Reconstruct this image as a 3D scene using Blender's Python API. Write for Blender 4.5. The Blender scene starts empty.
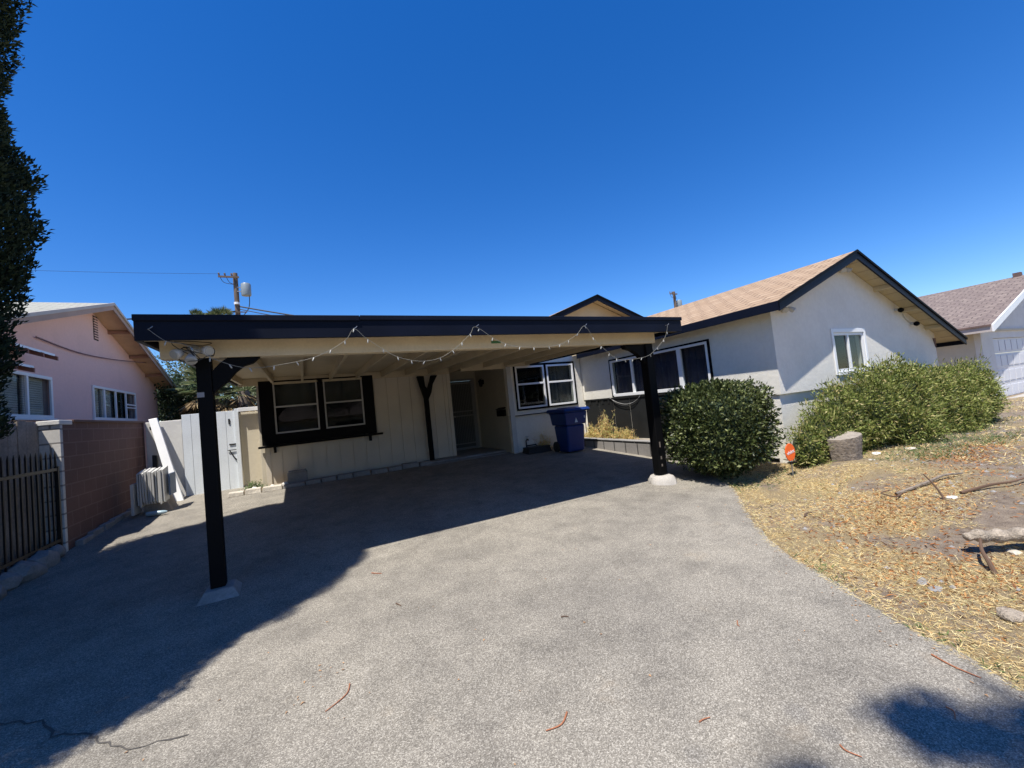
import bpy, bmesh, math, random
import numpy as np
from mathutils import Vector, Matrix, noise
random.seed(7)
R = math.radians
scene = bpy.context.scene
COL = scene.collection

# ------------------------------------------------------------------ camera, sky, sun, exposure
def make_camera():
    yaw, pit, rol, f = .4722, .04742, .1028, 411.7
    cy, sy, cp, sp = math.cos(yaw), math.sin(yaw), math.cos(pit), math.sin(pit)
    fwd = Vector((sy*cp, cy*cp, sp)); right = Vector((cy, -sy, 0)); up = right.cross(fwd)
    cr, sr = math.cos(rol), math.sin(rol)
    r2 = right*cr - up*sr; u2 = right*sr + up*cr
    cam = bpy.data.cameras.new('camera'); cam.sensor_width = 36; cam.lens = 36*f/1024
    cam.clip_start = .05; cam.clip_end = 2000
    o = bpy.data.objects.new('camera', cam); COL.objects.link(o)
    m = Matrix((r2, u2, -fwd)).transposed().to_4x4(); m.translation = (0, 0, 1.6)
    o.matrix_world = m
    scene.camera = o
make_camera()
SUN = Vector((.36, .265, -1)).normalized()
w = bpy.data.worlds.new('World'); scene.world = w; w.use_nodes = True
nt = w.node_tree; nt.nodes.clear()
sky = nt.nodes.new('ShaderNodeTexSky'); sky.sky_type = 'NISHITA'; sky.sun_disc = False
sky.sun_elevation = math.asin(-SUN.z); sky.sun_rotation = math.atan2(-SUN.x, -SUN.y)
sky.altitude = 400; sky.air_density = 1.0; sky.dust_density = .1; sky.ozone_density = 5.0
hs = nt.nodes.new('ShaderNodeHueSaturation'); hs.inputs['Saturation'].default_value = 1.32; hs.inputs['Hue'].default_value = .511
bg = nt.nodes.new('ShaderNodeBackground'); bg.inputs[1].default_value = .119
wo = nt.nodes.new('ShaderNodeOutputWorld')
nt.links.new(sky.outputs[0], hs.inputs['Color']); nt.links.new(hs.outputs[0], bg.inputs[0]); nt.links.new(bg.outputs[0], wo.inputs[0])
sl = bpy.data.lights.new('sun', 'SUN'); sl.energy = 5; sl.angle = R(.55); sl.color = (1, .955, .88)
so = bpy.data.objects.new('sun', sl); COL.objects.link(so); so.rotation_euler = SUN.to_track_quat('-Z', 'Y').to_euler()
so.location = (-5, -4, 14)
scene.view_settings.view_transform = 'Standard'; scene.view_settings.look = 'None'
scene.view_settings.exposure = .63; scene.view_settings.gamma = 1; scene.view_settings.use_curve_mapping = False
scene.render.resolution_x = 1024; scene.render.resolution_y = 768

# ------------------------------------------------------------------ materials
class NT:
    def __init__(s, name):
        s.m = bpy.data.materials.new(name); s.m.use_nodes = True; s.t = s.m.node_tree; s.t.nodes.clear()
        s.out = s.t.nodes.new('ShaderNodeOutputMaterial'); s.b = s.t.nodes.new('ShaderNodeBsdfPrincipled')
        s.t.links.new(s.b.outputs[0], s.out.inputs[0])
        s.tc = s.t.nodes.new('ShaderNodeTexCoord')
    def n(s, typ, **k):
        x = s.t.nodes.new(typ)
        for a, v in k.items():
            if a.startswith('i_'):
                key = a[2:].replace('_', ' ')
                x.inputs[key].default_value = v
            else: setattr(x, a, v)
        return x
    def l(s, a, b): s.t.links.new(a, b)
    def noise(s, scale, detail=4, rough=.55, vec=None):
        x = s.n('ShaderNodeTexNoise'); x.inputs['Scale'].default_value = scale; x.inputs['Detail'].default_value = detail; x.inputs['Roughness'].default_value = rough
        s.l(vec if vec else s.tc.outputs['Object'], x.inputs['Vector']); return x.outputs['Fac']
    def ramp(s, fac, stops):
        x = s.n('ShaderNodeValToRGB'); e = x.color_ramp.elements
        while len(e) < len(stops): e.new(.5)
        for i, (p, c) in enumerate(stops): e[i].position = p; e[i].color = (*c, 1) if len(c) == 3 else c
        s.l(fac, x.inputs[0]); return x.outputs[0]
    def mix(s, fac, a, b, mode='MIX'):
        x = s.n('ShaderNodeMix', data_type='RGBA', blend_type=mode)
        for sock, v in ((x.inputs[0], fac), (x.inputs[6], a), (x.inputs[7], b)):
            if isinstance(v, bpy.types.NodeSocket): s.l(v, sock)
            elif isinstance(v, (int, float)): sock.default_value = v
            else: sock.default_value = (*v, 1)
        return x.outputs[2]
    def bump(s, h, strength=.3, dist=.01):
        x = s.n('ShaderNodeBump'); x.inputs['Strength'].default_value = strength; x.inputs['Distance'].default_value = dist
        s.l(h, x.inputs['Height']); s.l(x.outputs[0], s.b.inputs['Normal'])
    def col(s, c):
        if isinstance(c, bpy.types.NodeSocket): s.l(c, s.b.inputs['Base Color'])
        else: s.b.inputs['Base Color'].default_value = (*c, 1)
    def rough(s, r): s.b.inputs['Roughness'].default_value = r

def mat(name, c, rough=.7, var=.12, vscale=3, fine=60, fvar=.08, bump=.15, bdist=.004, metal=0, spec=None):
    s = NT(name)
    a = s.noise(vscale, 5); b = s.noise(fine, 3)
    lo = tuple(x*(1-var) for x in c); hi = tuple(min(1, x*(1+var)) for x in c)
    base = s.ramp(a, [(.3, lo), (.7, hi)])
    f = s.ramp(b, [(.3, (1-fvar,)*3), (.7, (1,)*3)])
    s.col(s.mix(1., base, f, 'MULTIPLY')); s.rough(rough); s.b.inputs['Metallic'].default_value = metal
    if spec is not None: s.b.inputs['Specular IOR Level'].default_value = spec
    if bump: s.bump(b, bump, bdist)
    return s.m

def stucco(name, c, stain=(.6, .57, .5), amt=.25, bs=.5):
    s = NT(name)
    a = s.noise(1.3, 6, .6); b = s.noise(90, 4, .6); d = s.noise(14, 4)
    base = s.mix(s.ramp(a, [(.45, (0, 0, 0)), (.8, (amt,)*3)]), c, tuple(x*y for x, y in zip(c, stain)))
    pt = s.noise(.9, 2, .35); base = s.mix(s.ramp(pt, [(.60, (0,)*3), (.625, (.35,)*3)]), base, tuple(x*.9 for x in c))
    s.col(s.mix(1., base, s.ramp(d, [(.25, (.93,)*3), (.7, (1,)*3)]), 'MULTIPLY'))
    s.rough(.9); s.b.inputs['Specular IOR Level'].default_value = .2
    hh = s.n('ShaderNodeMath', operation='ADD'); s.l(b, hh.inputs[0]); s.l(d, hh.inputs[1])
    s.bump(hh.outputs[0], bs, .006); return s.m

M = {}
def asphalt():
    s = NT('asphalt'); v = s.n('ShaderNodeTexVoronoi'); v.inputs['Scale'].default_value = 190; s.l(s.tc.outputs['Object'], v.inputs['Vector'])
    sep = s.n('ShaderNodeSeparateColor'); s.l(v.outputs['Color'], sep.inputs[0])
    st = s.ramp(sep.outputs[0], [(.0, (.10, .091, .078)), (.3, (.185, .170, .146)), (.7, (.27, .250, .216)), (.95, (.455, .428, .375))])
    v2 = s.noise(240, 2); st = s.mix(s.ramp(v2, [(.4, (0,)*3), (.6, (.5,)*3)]), st, (.21, .192, .165))
    big = s.noise(.55, 5, .6); st = s.mix(1., st, s.ramp(big, [(.3, (.80, .79, .78)), (.65, (1.08, 1.06, 1.02))]), 'MULTIPLY')
    sp = s.noise(3.1, 3, .5); st = s.mix(s.ramp(sp, [(.68, (0,)*3), (.76, (.4,)*3)]), st, (.075, .07, .062))
    md = s.noise(2.6, 6, .7); st = s.mix(1., st, s.ramp(md, [(.32, (.76, .76, .76)), (.58, (1.05, 1.05, 1.04))]), 'MULTIPLY')
    oil = s.noise(1.15, 2, .4); st = s.mix(s.ramp(oil, [(.66, (0,)*3), (.74, (.38,)*3)]), st, (.08, .073, .063))
    rs = s.noise(2.2, 4, .6); st = s.mix(s.ramp(rs, [(.66, (0,)*3), (.8, (.25,)*3)]), st, (.3, .21, .12))
    s.col(st); s.rough(.85); s.b.inputs['Specular IOR Level'].default_value = .25
    s.bump(v.outputs['Distance'], .35, .004); return s.m
M['asphalt'] = asphalt()
def soil():
    s = NT('dry_soil'); a = s.noise(.8, 6, .65); b = s.noise(9, 6, .7); c = s.noise(70, 4, .7)
    d = s.ramp(b, [(.3, (.15, .112, .08)), (.5, (.27, .21, .155)), (.7, (.37, .295, .215))])
    g = s.ramp(c, [(.3, (.16, .105, .05)), (.5, (.36, .27, .135)), (.72, (.55, .44, .25))])
    x = s.mix(s.ramp(a, [(.44, (0,)*3), (.54, (.85,)*3)]), d, g)
    fn = s.noise(260, 3, .7); x = s.mix(1., x, s.ramp(fn, [(.3, (.62,)*3), (.65, (1.1,)*3)]), 'MULTIPLY'); s.col(x); s.rough(.95); s.bump(c, 1., .03); return s.m
M['soil'] = soil()
def blockwall(name, c, mc, sx=.4, sy=.2, axis='YZ', ms=.012):
    s = NT(name)
    sp = s.n('ShaderNodeSeparateXYZ'); s.l(s.tc.outputs['Object'], sp.inputs[0]); cb = s.n('ShaderNodeCombineXYZ')
    s.l(sp.outputs[{'X': 0, 'Y': 1}[axis[0]]], cb.inputs[0]); s.l(sp.outputs[2], cb.inputs[1])
    b = s.n('ShaderNodeTexBrick'); s.l(cb.outputs[0], b.inputs['Vector'])
    b.inputs['Scale'].default_value = 1; b.inputs['Brick Width'].default_value = sx; b.inputs['Row Height'].default_value = sy
    b.inputs['Mortar Size'].default_value = ms; b.inputs['Mortar Smooth'].default_value = .3; b.offset = .5
    b.inputs['Color1'].default_value = (*c, 1); b.inputs['Color2'].default_value = (*[x*.9 for x in c], 1); b.inputs['Mortar'].default_value = (*mc, 1)
    n1 = s.noise(30, 4); n2 = s.noise(2, 5)
    x = s.mix(1., b.outputs['Color'], s.ramp(n1, [(.3, (.86,)*3), (.7, (1.05,)*3)]), 'MULTIPLY')
    x = s.mix(1., x, s.ramp(n2, [(.3, (.85,)*3), (.7, (1.05,)*3)]), 'MULTIPLY')
    s.col(x); s.rough(.9); inv = s.n('ShaderNodeMath', operation='SUBTRACT'); inv.inputs[0].default_value = 1; s.l(b.outputs['Fac'], inv.inputs[1])
    s.bump(inv.outputs[0], .6, .006); return s.m
def shingles(name, c1, c2, c3, gap):
    s = NT(name); uv = s.n('ShaderNodeUVMap')
    b = s.n('ShaderNodeTexBrick'); s.l(uv.outputs[0], b.inputs['Vector']); b.inputs['Scale'].default_value = 1
    b.inputs['Brick Width'].default_value = .32; b.inputs['Row Height'].default_value = .2; b.inputs['Mortar Size'].default_value = .016
    b.inputs['Color1'].default_value = (*c1, 1); b.inputs['Color2'].default_value = (*c2, 1); b.inputs['Mortar'].default_value = (*gap, 1); b.inputs['Bias'].default_value = 0
    n = s.noise(5, 4); n2 = s.noise(140, 2)
    x = s.mix(s.ramp(n, [(.42, (0,)*3), (.62, (.7,)*3)]), b.outputs['Color'], c3)
    x = s.mix(1., x, s.ramp(n2, [(.3, (.75,)*3), (.7, (1.1,)*3)]), 'MULTIPLY')
    s.col(x); s.rough(.95); s.bump(b.outputs['Fac'], .5, -.012); return s.m
def foliage(name, stops, rough=.5, trans=.25, spec=.4):
    s = NT(name); g = s.n('ShaderNodeNewGeometry'); c = s.ramp(g.outputs['Random Per Island'], stops)
    s.col(c); s.rough(rough); s.b.inputs['Specular IOR Level'].default_value = spec
    tr = s.n('ShaderNodeBsdfTranslucent'); s.l(c, tr.inputs[0]); mx = s.n('ShaderNodeMixShader'); mx.inputs[0].default_value = trans
    s.l(s.b.outputs[0], mx.inputs[1]); s.l(tr.outputs[0], mx.inputs[2]); s.l(mx.outputs[0], s.out.inputs[0]); return s.m
def glass(name, tint=(.82, .85, .86)):
    s = NT(name); lw = s.n('ShaderNodeLayerWeight'); lw.inputs[0].default_value = .5
    pw = s.n('ShaderNodeMath', operation='POWER'); s.l(lw.outputs['Facing'], pw.inputs[0]); pw.inputs[1].default_value = 5
    fr = s.n('ShaderNodeMath', operation='MULTIPLY_ADD'); s.l(pw.outputs[0], fr.inputs[0]); fr.inputs[1].default_value = .5; fr.inputs[2].default_value = .022
    t = s.n('ShaderNodeBsdfTransparent'); t.inputs[0].default_value = (*tint, 1)
    gl = s.n('ShaderNodeBsdfGlossy'); gl.inputs['Roughness'].default_value = .02
    nz = s.noise(1.7, 2); bp = s.n('ShaderNodeBump'); bp.inputs['Strength'].default_value = .05; bp.inputs['Distance'].default_value = .02; s.l(nz, bp.inputs['Height']); s.l(bp.outputs[0], gl.inputs['Normal'])
    mx = s.n('ShaderNodeMixShader'); s.l(fr.outputs[0], mx.inputs[0]); s.l(t.outputs[0], mx.inputs[1]); s.l(gl.outputs[0], mx.inputs[2]); s.l(mx.outputs[0], s.out.inputs[0]); return s.m

M['navy'] = mat('dark_navy_paint', (.005, .007, .016), .5, .2, 2, 40, .15, .12, .003, 0, .13)
M['black'] = mat('black_paint', (.004, .004, .0045), .6, .2, 4, 40, .2, .15, .003, 0, .1)
M['beige'] = mat('beige_paint', (.60, .50, .335), .7, .08, 2, 50, .1, .1)
M['beige2'] = mat('beige_soffit_paint', (.58, .48, .31), .7, .08, 2, 50, .1, .1)
M['board'] = mat('board_siding_paint', (.64, .57, .455), .7, .07, 1.5, 60, .1, .15)
M['stucco'] = stucco('off_white_stucco', (.77, .735, .65), amt=.25, bs=.9)
M['stuccobeige'] = stucco('cream_stucco', (.60, .54, .42), amt=.15)
M['stuccowhite'] = stucco('white_stucco', (.72, .70, .65), amt=.3)
M['recess'] = stucco('tan_stucco', (.42, .37, .28), bs=.3)
M['wains'] = mat('charcoal_board_paint', (.018, .019, .019), .7, .25, 2, 30, .25, .3, .004, 0, .2)
M['white'] = mat('white_vinyl', (.78, .78, .77), .4, .03, 3, 50, .03, 0)
M['dull'] = mat('dull_white_frame', (.52, .51, .48), .5, .06, 3, 50, .08, 0)
M['gate'] = mat('white_gate_paint', (.75, .79, .81), .6, .06, 2, 40, .1, .25)
M['shingle'] = shingles('tan_shingles', (.35, .24, .15), (.43, .31, .205), (.29, .195, .12), (.13, .08, .05))
M['shingle2'] = shingles('brown_shingles', (.19, .145, .125), (.26, .205, .175), (.14, .105, .095), (.09, .07, .06))
M['pinkshingle'] = shingles('grey_shingles', (.34, .34, .29), (.40, .39, .33), (.28, .28, .24), (.13, .125, .11))
M['pink'] = stucco('pink_stucco', (.74, .50, .45), (.85, .85, .85), .3, .35)
M['pinktrim'] = mat('salmon_trim_paint', (.33, .235, .19), .7, .1)
M['greytrim'] = mat('grey_drip_edge', (.42, .38, .34), .6, .1)
M['brownblock'] = blockwall('brown_painted_block', (.145, .075, .06), (.2, .12, .095))
M['whiteblock'] = blockwall('white_painted_block', (.66, .63, .58), (.28, .26, .24), .4, .2, 'XZ', .014)
M['planter'] = blockwall('grey_slump_block', (.27, .25, .23), (.06, .055, .05), .4, .3, 'YZ', .02)
M['conc'] = mat('concrete', (.40, .37, .33), .9, .15, 4, 50, .2, .5, .006)
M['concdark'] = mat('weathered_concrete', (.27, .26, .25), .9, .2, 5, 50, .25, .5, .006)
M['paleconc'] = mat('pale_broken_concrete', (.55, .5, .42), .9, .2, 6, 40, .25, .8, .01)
M['iron'] = mat('black_iron', (.012, .012, .013), .45, .1, 3, 40, .1, .1, .002, .3)
M['greywood'] = mat('weathered_wood', (.30, .255, .21), .85, .3, 3, 35, .3, .4, .006)
M['binblue'] = mat('blue_plastic', (.004, .027, .15), .45, .08, 3, 80, .08, .05)
M['rubber'] = mat('black_rubber', (.02, .02, .02), .7)
M['steel'] = mat('galvanised_steel', (.4, .4, .4), .4, .1, 5, 40, .1, .05, .002, .8)
M['pole'] = mat('creosote_wood', (.16, .115, .085), .9, .25, 3, 30, .3, .4)
M['transf'] = mat('grey_transformer_paint', (.22, .26, .28), .4, .05)
M['wire'] = mat('dark_cable', (.03, .03, .03), .6)
M['string'] = mat('pale_light_string', (.25, .24, .2), .5)
M['bulb'] = mat('clear_white_bulb', (.38, .38, .35), .3)
M['orange'] = mat('orange_sign_plastic', (.85, .13, .015), .4, .03, 3, 50, .02, 0)
M['bark'] = mat('grey_bark', (.24, .195, .15), .95, .25, 6, 25, .35, .9, .02)
M['log'] = mat('bleached_wood', (.42, .35, .27), .9, .4, 9, 60, .45, .9, .02)
M['twig'] = mat('brown_twig', (.11, .065, .04), .9, .25)
M['redneedle'] = mat('rust_needle', (.34, .13, .06), .8, .2)
M['curtain'] = mat('dark_plum_curtain', (.07, .063, .09), .9, .2, 3, 100, .1, 0)
M['blind'] = mat('pale_blind', (.6, .57, .5), .7, .1)
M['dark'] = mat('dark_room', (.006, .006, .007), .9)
M['drape'] = mat('grey_drape', (.10, .10, .09), .9, .2)
M['glass'] = glass('window_glass')
M['screen'] = mat('grey_security_screen', (.085, .085, .078), .6, .1, 3, 200, .3, .2)
M['doorframe'] = mat('grey_door_frame', (.22, .215, .2), .5, .08)
M['garage'] = mat('pale_garage_paint', (.66, .66, .68), .5, .04)
M['terra'] = mat('terracotta', (.40, .15, .09), .7, .15)
M['brownboard'] = mat('brown_fence_board', (.16, .10, .085), .8, .25)
M['crack'] = mat('dark_crack', (.075, .068, .06), .95)
M['lglossy'] = foliage('glossy_bush_leaf', [(.0, (.016, .028, .008)), (.55, (.052, .070, .019)), (.85, (.13, .155, .05)), (1., (.28, .30, .13))], .45, .18, .35)
M['lhedge'] = foliage('hedge_leaf', [(.0, (.06, .085, .018)), (.35, (.16, .20, .04)), (.7, (.28, .31, .08)), (.9, (.42, .40, .15)), (1., (.46, .36, .17))], .6, .3)
M['lcyp'] = foliage('cypress_leaf', [(.0, (.008, .018, .009)), (.7, (.02, .036, .016)), (1., (.045, .062, .03))], .7, .1, .2)
M['ldark'] = foliage('dark_tree_leaf', [(.0, (.012, .025, .012)), (.6, (.03, .055, .022)), (1., (.09, .13, .05))], .5, .2)
M['lpalm'] = foliage('palm_leaf', [(.0, (.06, .09, .035)), (.6, (.13, .16, .07)), (1., (.25, .26, .14))], .5, .25)
M['lskirt'] = foliage('dead_palm_frond', [(.0, (.12, .08, .04)), (.5, (.27, .19, .10)), (1., (.42, .32, .18))], .8, .2)
M['weed'] = foliage('dry_weed', [(.0, (.6, .33, .13)), (.4, (.75, .58, .3)), (.75, (.6, .55, .2)), (1., (.35, .45, .12))], .8, .4)
M['straw'] = foliage('straw', [(.0, (.34, .17, .06)), (.15, (.56, .37, .14)), (.4, (.78, .60, .28)), (.88, (.9, .76, .43)), (1., (.42, .45, .16))], .8, .25)
M['ruststraw'] = foliage('rust_leaf_litter', [(.0, (.22, .08, .03)), (.5, (.42, .18, .06)), (1., (.6, .36, .14))], .8, .2)
M['gweed'] = foliage('green_weed', [(.0, (.05, .10, .03)), (.6, (.10, .17, .05)), (1., (.2, .25, .09))], .7, .3)

# ------------------------------------------------------------------ builders
ORIG = {}
def tag(o, label=None, cat=None, group=None, kind=None):
    if label: o['label'] = label
    if cat: o['category'] = cat
    if group: o['group'] = group
    if kind: o['kind'] = kind
    return o
def thing(name, loc, label, cat, group=None):
    o = bpy.data.objects.new(name, None); COL.objects.link(o); o.location = loc; o.empty_display_size = .2
    ORIG[o] = Vector(loc); return tag(o, label, cat, group)
def link(name, me, mats, parent, origin):
    o = bpy.data.objects.new(name, me); COL.objects.link(o)
    for m_ in (mats if isinstance(mats, (list, tuple)) else [mats]): me.materials.append(m_)
    if parent: o.parent = parent; ORIG[o] = ORIG[parent]
    else: o.location = origin; ORIG[o] = Vector(origin)
    return o
class Fr:   # wall frame: u along the wall, z up, d outward
    def __init__(s, o, u, n): s.o = Vector(o); s.u = Vector(u); s.n = Vector(n)
    def p(s, u, z, d): return s.o + s.u*u + Vector((0, 0, z)) + s.n*d
FA = Fr((0, 11, 0), (1, 0, 0), (0, -1, 0)); FB = Fr((0, 10, 0), (1, 0, 0), (0, -1, 0)); FD = Fr((0, 4.35, 0), (1, 0, 0), (0, -1, 0))
FC = Fr((7.42, 0, 0), (0, 1, 0), (-1, 0, 0)); FP = Fr((-4.4, 0, 0), (0, 1, 0), (1, 0, 0)); W0 = Fr((0, 0, 0), (1, 0, 0), (0, -1, 0))
class MB:
    def __init__(s): s.v = []; s.f = []; s.uv = None
    def add(s, vs, fs):
        b = len(s.v); s.v += [Vector(x) for x in vs]; s.f += [tuple(i+b for i in f) for f in fs]; return s
    def box(s, x0, x1, y0, y1, z0, z1):
        return s.add([(x0, y0, z0), (x1, y0, z0), (x1, y1, z0), (x0, y1, z0), (x0, y0, z1), (x1, y0, z1), (x1, y1, z1), (x0, y1, z1)],
                     [(0, 3, 2, 1), (4, 5, 6, 7), (0, 1, 5, 4), (1, 2, 6, 5), (2, 3, 7, 6), (3, 0, 4, 7)])
    def fb(s, F, u0, u1, z0, z1, d0, d1):
        P = [F.p(u, z, d) for d in (d0, d1) for (u, z) in ((u0, z0), (u1, z0), (u1, z1), (u0, z1))]
        return s.add(P, [(0, 1, 2, 3), (7, 6, 5, 4), (4, 5, 1, 0), (5, 6, 2, 1), (6, 7, 3, 2), (7, 4, 0, 3)])
    def poly(s, F, pts, d0, d1):   # extruded polygon in the wall frame
        n = len(pts); P = [F.p(u, z, d0) for u, z in pts] + [F.p(u, z, d1) for u, z in pts]
        return s.add(P, [tuple(range(n)), tuple(range(2*n-1, n-1, -1))] + [(n+i, n+(i+1) % n, (i+1) % n, i) for i in range(n)])
    def hull8(s, a, b):  # two quads
        return s.add(list(a)+list(b), [(0, 3, 2, 1), (4, 5, 6, 7), (0, 1, 5, 4), (1, 2, 6, 5), (2, 3, 7, 6), (3, 0, 4, 7)])
    def tube(s, pts, r, seg=8, cap=True):
        pts = [Vector(p) for p in pts]; n = len(pts); rs = r if isinstance(r, (list, tuple)) else [r]*n
        vs = []
        ref = None
        for i, p in enumerate(pts):
            t = (pts[min(i+1, n-1)] - pts[max(i-1, 0)]).normalized()
            if ref is None: ref = t.orthogonal().normalized()
            a = (ref - t*ref.dot(t)).normalized(); ref = a; b = t.cross(a)
            for k in range(seg):
                th = 2*math.pi*k/seg; vs.append(p + (a*math.cos(th) + b*math.sin(th))*rs[i])
        fs = [(i*seg+k, i*seg+(k+1) % seg, (i+1)*seg+(k+1) % seg, (i+1)*seg+k) for i in range(n-1) for k in range(seg)]
        if cap: fs += [tuple(range(seg))[::-1], tuple((n-1)*seg+k for k in range(seg))]
        return s.add(vs, fs)
    def lathe(s, c, prof, seg=16, axis='Z', squash=1):
        c = Vector(c); vs = []
        for r, h in prof:
            for k in range(seg):
                th = 2*math.pi*k/seg; x, y = r*math.cos(th), r*math.sin(th)*squash
                vs.append(c + (Vector((x, y, h)) if axis == 'Z' else (Vector((x, -h, y)) if axis == 'Y' else Vector((-h, x, y)))))
        n = len(prof); fs = [(i*seg+k, i*seg+(k+1) % seg, (i+1)*seg+(k+1) % seg, (i+1)*seg+k) for i in range(n-1) for k in range(seg)]
        fs += [tuple(range(seg))[::-1], tuple((n-1)*seg+k for k in range(seg))]
        return s.add(vs, fs)
    def build(s, name, m, parent=None, bevel=0, smooth=False, origin=None, label=None):
        if parent: o0 = ORIG[parent]
        else:
            if origin is None:
                xs = [v.x for v in s.v]; ys = [v.y for v in s.v]; origin = ((min(xs)+max(xs))/2, (min(ys)+max(ys))/2, min(v.z for v in s.v))
            o0 = Vector(origin)
        me = bpy.data.meshes.new(name); me.from_pydata([v-o0 for v in s.v], [], s.f)
        bm = bmesh.new(); bm.from_mesh(me); bmesh.ops.recalc_face_normals(bm, faces=bm.faces); bm.to_mesh(me); bm.free()
        if smooth: me.shade_smooth()
        o = link(name, me, m, parent, o0)
        if smooth: 
            try: me.set_sharp_from_angle(angle=R(40))
            except Exception: pass
        if bevel:
            b = o.modifiers.new('bevel', 'BEVEL'); b.width = bevel; b.segments = 2; b.limit_method = 'ANGLE'; b.angle_limit = R(40)
        if label: o['label'] = label
        return o
def roofplane(name, quad, m, parent, thick=.03, U=None):  # quad: eave a, eave b, ridge b, ridge a; uv in metres
    a, b, c, d = [Vector(p) for p in quad]; n = (b-a).cross(d-a).normalized()
    if n.z < 0: n = -n
    vs = [a+n*thick, b+n*thick, c+n*thick, d+n*thick, a, b, c, d]
    me = bpy.data.meshes.new(name); o0 = ORIG[parent]
    me.from_pydata([v-o0 for v in vs], [], [(0, 1, 2, 3), (7, 6, 5, 4), (0, 4, 5, 1), (1, 5, 6, 2), (2, 6, 7, 3), (3, 7, 4, 0)])
    uvl = me.uv_layers.new(); ud = (b-a).normalized(); vd = (d-a-ud*(d-a).dot(ud)).normalized()
    for lp in me.loops:
        q = vs[lp.vertex_index]-a; uvl.data[lp.index].uv = (q.dot(ud), q.dot(vd))
    return link(name, me, m, parent, o0)
def np_mesh(name, V, F, m, parent=None, origin=(0, 0, 0)):
    o0 = ORIG[parent] if parent else Vector(origin)
    V = np.asarray(V, dtype=np.float32) - np.array(o0, dtype=np.float32); k = F.shape[1]
    me = bpy.data.meshes.new(name); me.vertices.add(len(V)); me.vertices.foreach_set('co', V.ravel())
    me.loops.add(F.size); me.loops.foreach_set('vertex_index', F.ravel().astype(np.int32))
    me.polygons.add(len(F)); me.polygons.foreach_set('loop_start', np.arange(0, F.size, k, dtype=np.int32))
    me.update(calc_edges=True); return link(name, me, m, parent, o0)
def unit(a): return a/np.linalg.norm(a, axis=1, keepdims=True).clip(1e-9)
def leaves(rng, P, D, L, W, curl=.25):
    """rhombic leaves at P growing along D; L, W arrays"""
    n = len(P); D = unit(D); r = rng.normal(size=(n, 3)); S = unit(np.cross(D, r)); N = np.cross(D, S)
    L = np.asarray(L).reshape(-1, 1)*np.ones((n, 1)); W = np.asarray(W).reshape(-1, 1)*np.ones((n, 1))
    v0 = P; v2 = P+D*L; v1 = P+D*L*.45+S*W*.5+N*L*curl*.3; v3 = P+D*L*.45-S*W*.5+N*L*curl*.3
    V = np.stack([v0, v1, v2, v3], 1).reshape(-1, 3); F = np.arange(4*n).reshape(-1, 4); return V, F
def cat(parts):
    Vs, Fs, b = [], [], 0
    for V, F in parts: Vs.append(V); Fs.append(F+b); b += len(V)
    return np.concatenate(Vs), np.concatenate(Fs)

# ------------------------------------------------------------------ ground
def sstep(a, b, x):
    t = np.clip((x-a)/(b-a), 0, 1); return t*t*(3-2*t)
EDGE = [(2.85, -12), (2.9, -4), (3.0, 0), (3.23, .86), (3.58, 1.65), (4.16, 2.72), (5.0, 3.55), (5.72, 4.17), (6.1, 4.75), (6.5, 5.25), (7.05, 5.9), (7.05, 40)]
ey = np.array([e[1] for e in EDGE]); ex = np.array([e[0] for e in EDGE])
def edge_x(y): return np.interp(y, ey, ex)
def zdrive(y): return np.where(y < 5, .04*(np.maximum(y, -12)-5), .05*(np.minimum(y, 11.2)-5))
def gz(x, y):
    x = np.asarray(x, float); y = np.asarray(y, float); zd = zdrive(y)
    s = x-edge_x(y); wv = sstep(0, 3.2, s)*sstep(-9, -1, y)
    bumps = .025*np.sin(x*2.3+1.1*y)*np.sin(y*1.9-.7*x)+.012*np.sin(5.1*x+2)*np.sin(4.3*y)
    near = sstep(.1, 1.0, s)*sstep(40, 20, np.abs(x))
    return zd*(1-wv)+.17*wv+bumps*near
def gh(x, y): return float(gz(x, y))
def axis(lims):
    out = []
    for a, b, st in lims: out += list(np.arange(a, b, st))
    return np.array(out+[lims[-1][1]])
gx = axis([(-400, -60, 40), (-60, -10, 5), (-10, 2, .5), (2, 18, .16), (18, 60, 3), (60, 400, 40)])
gy = axis([(-300, -20, 40), (-20, -2, 2), (-2, 8, .16), (8, 14, .4), (14, 60, 4), (60, 500, 40)])
X, Y = np.meshgrid(gx, gy, indexing='ij'); Z = gz(X, Y)
ins = (X < edge_x(Y)-.12) & (X > -3.3) & (Y < 11.6); Z = np.where(ins, Z-.06, Z)
nx_, ny_ = X.shape; idx = np.arange(nx_*ny_).reshape(nx_, ny_)
F = np.stack([idx[:-1, :-1], idx[1:, :-1], idx[1:, 1:], idx[:-1, 1:]], -1).reshape(-1, 4)
g = np_mesh('ground', np.stack([X, Y, Z], -1).reshape(-1, 3), F, M['soil']); g.data.shade_smooth(); tag(g, kind='structure')
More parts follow.
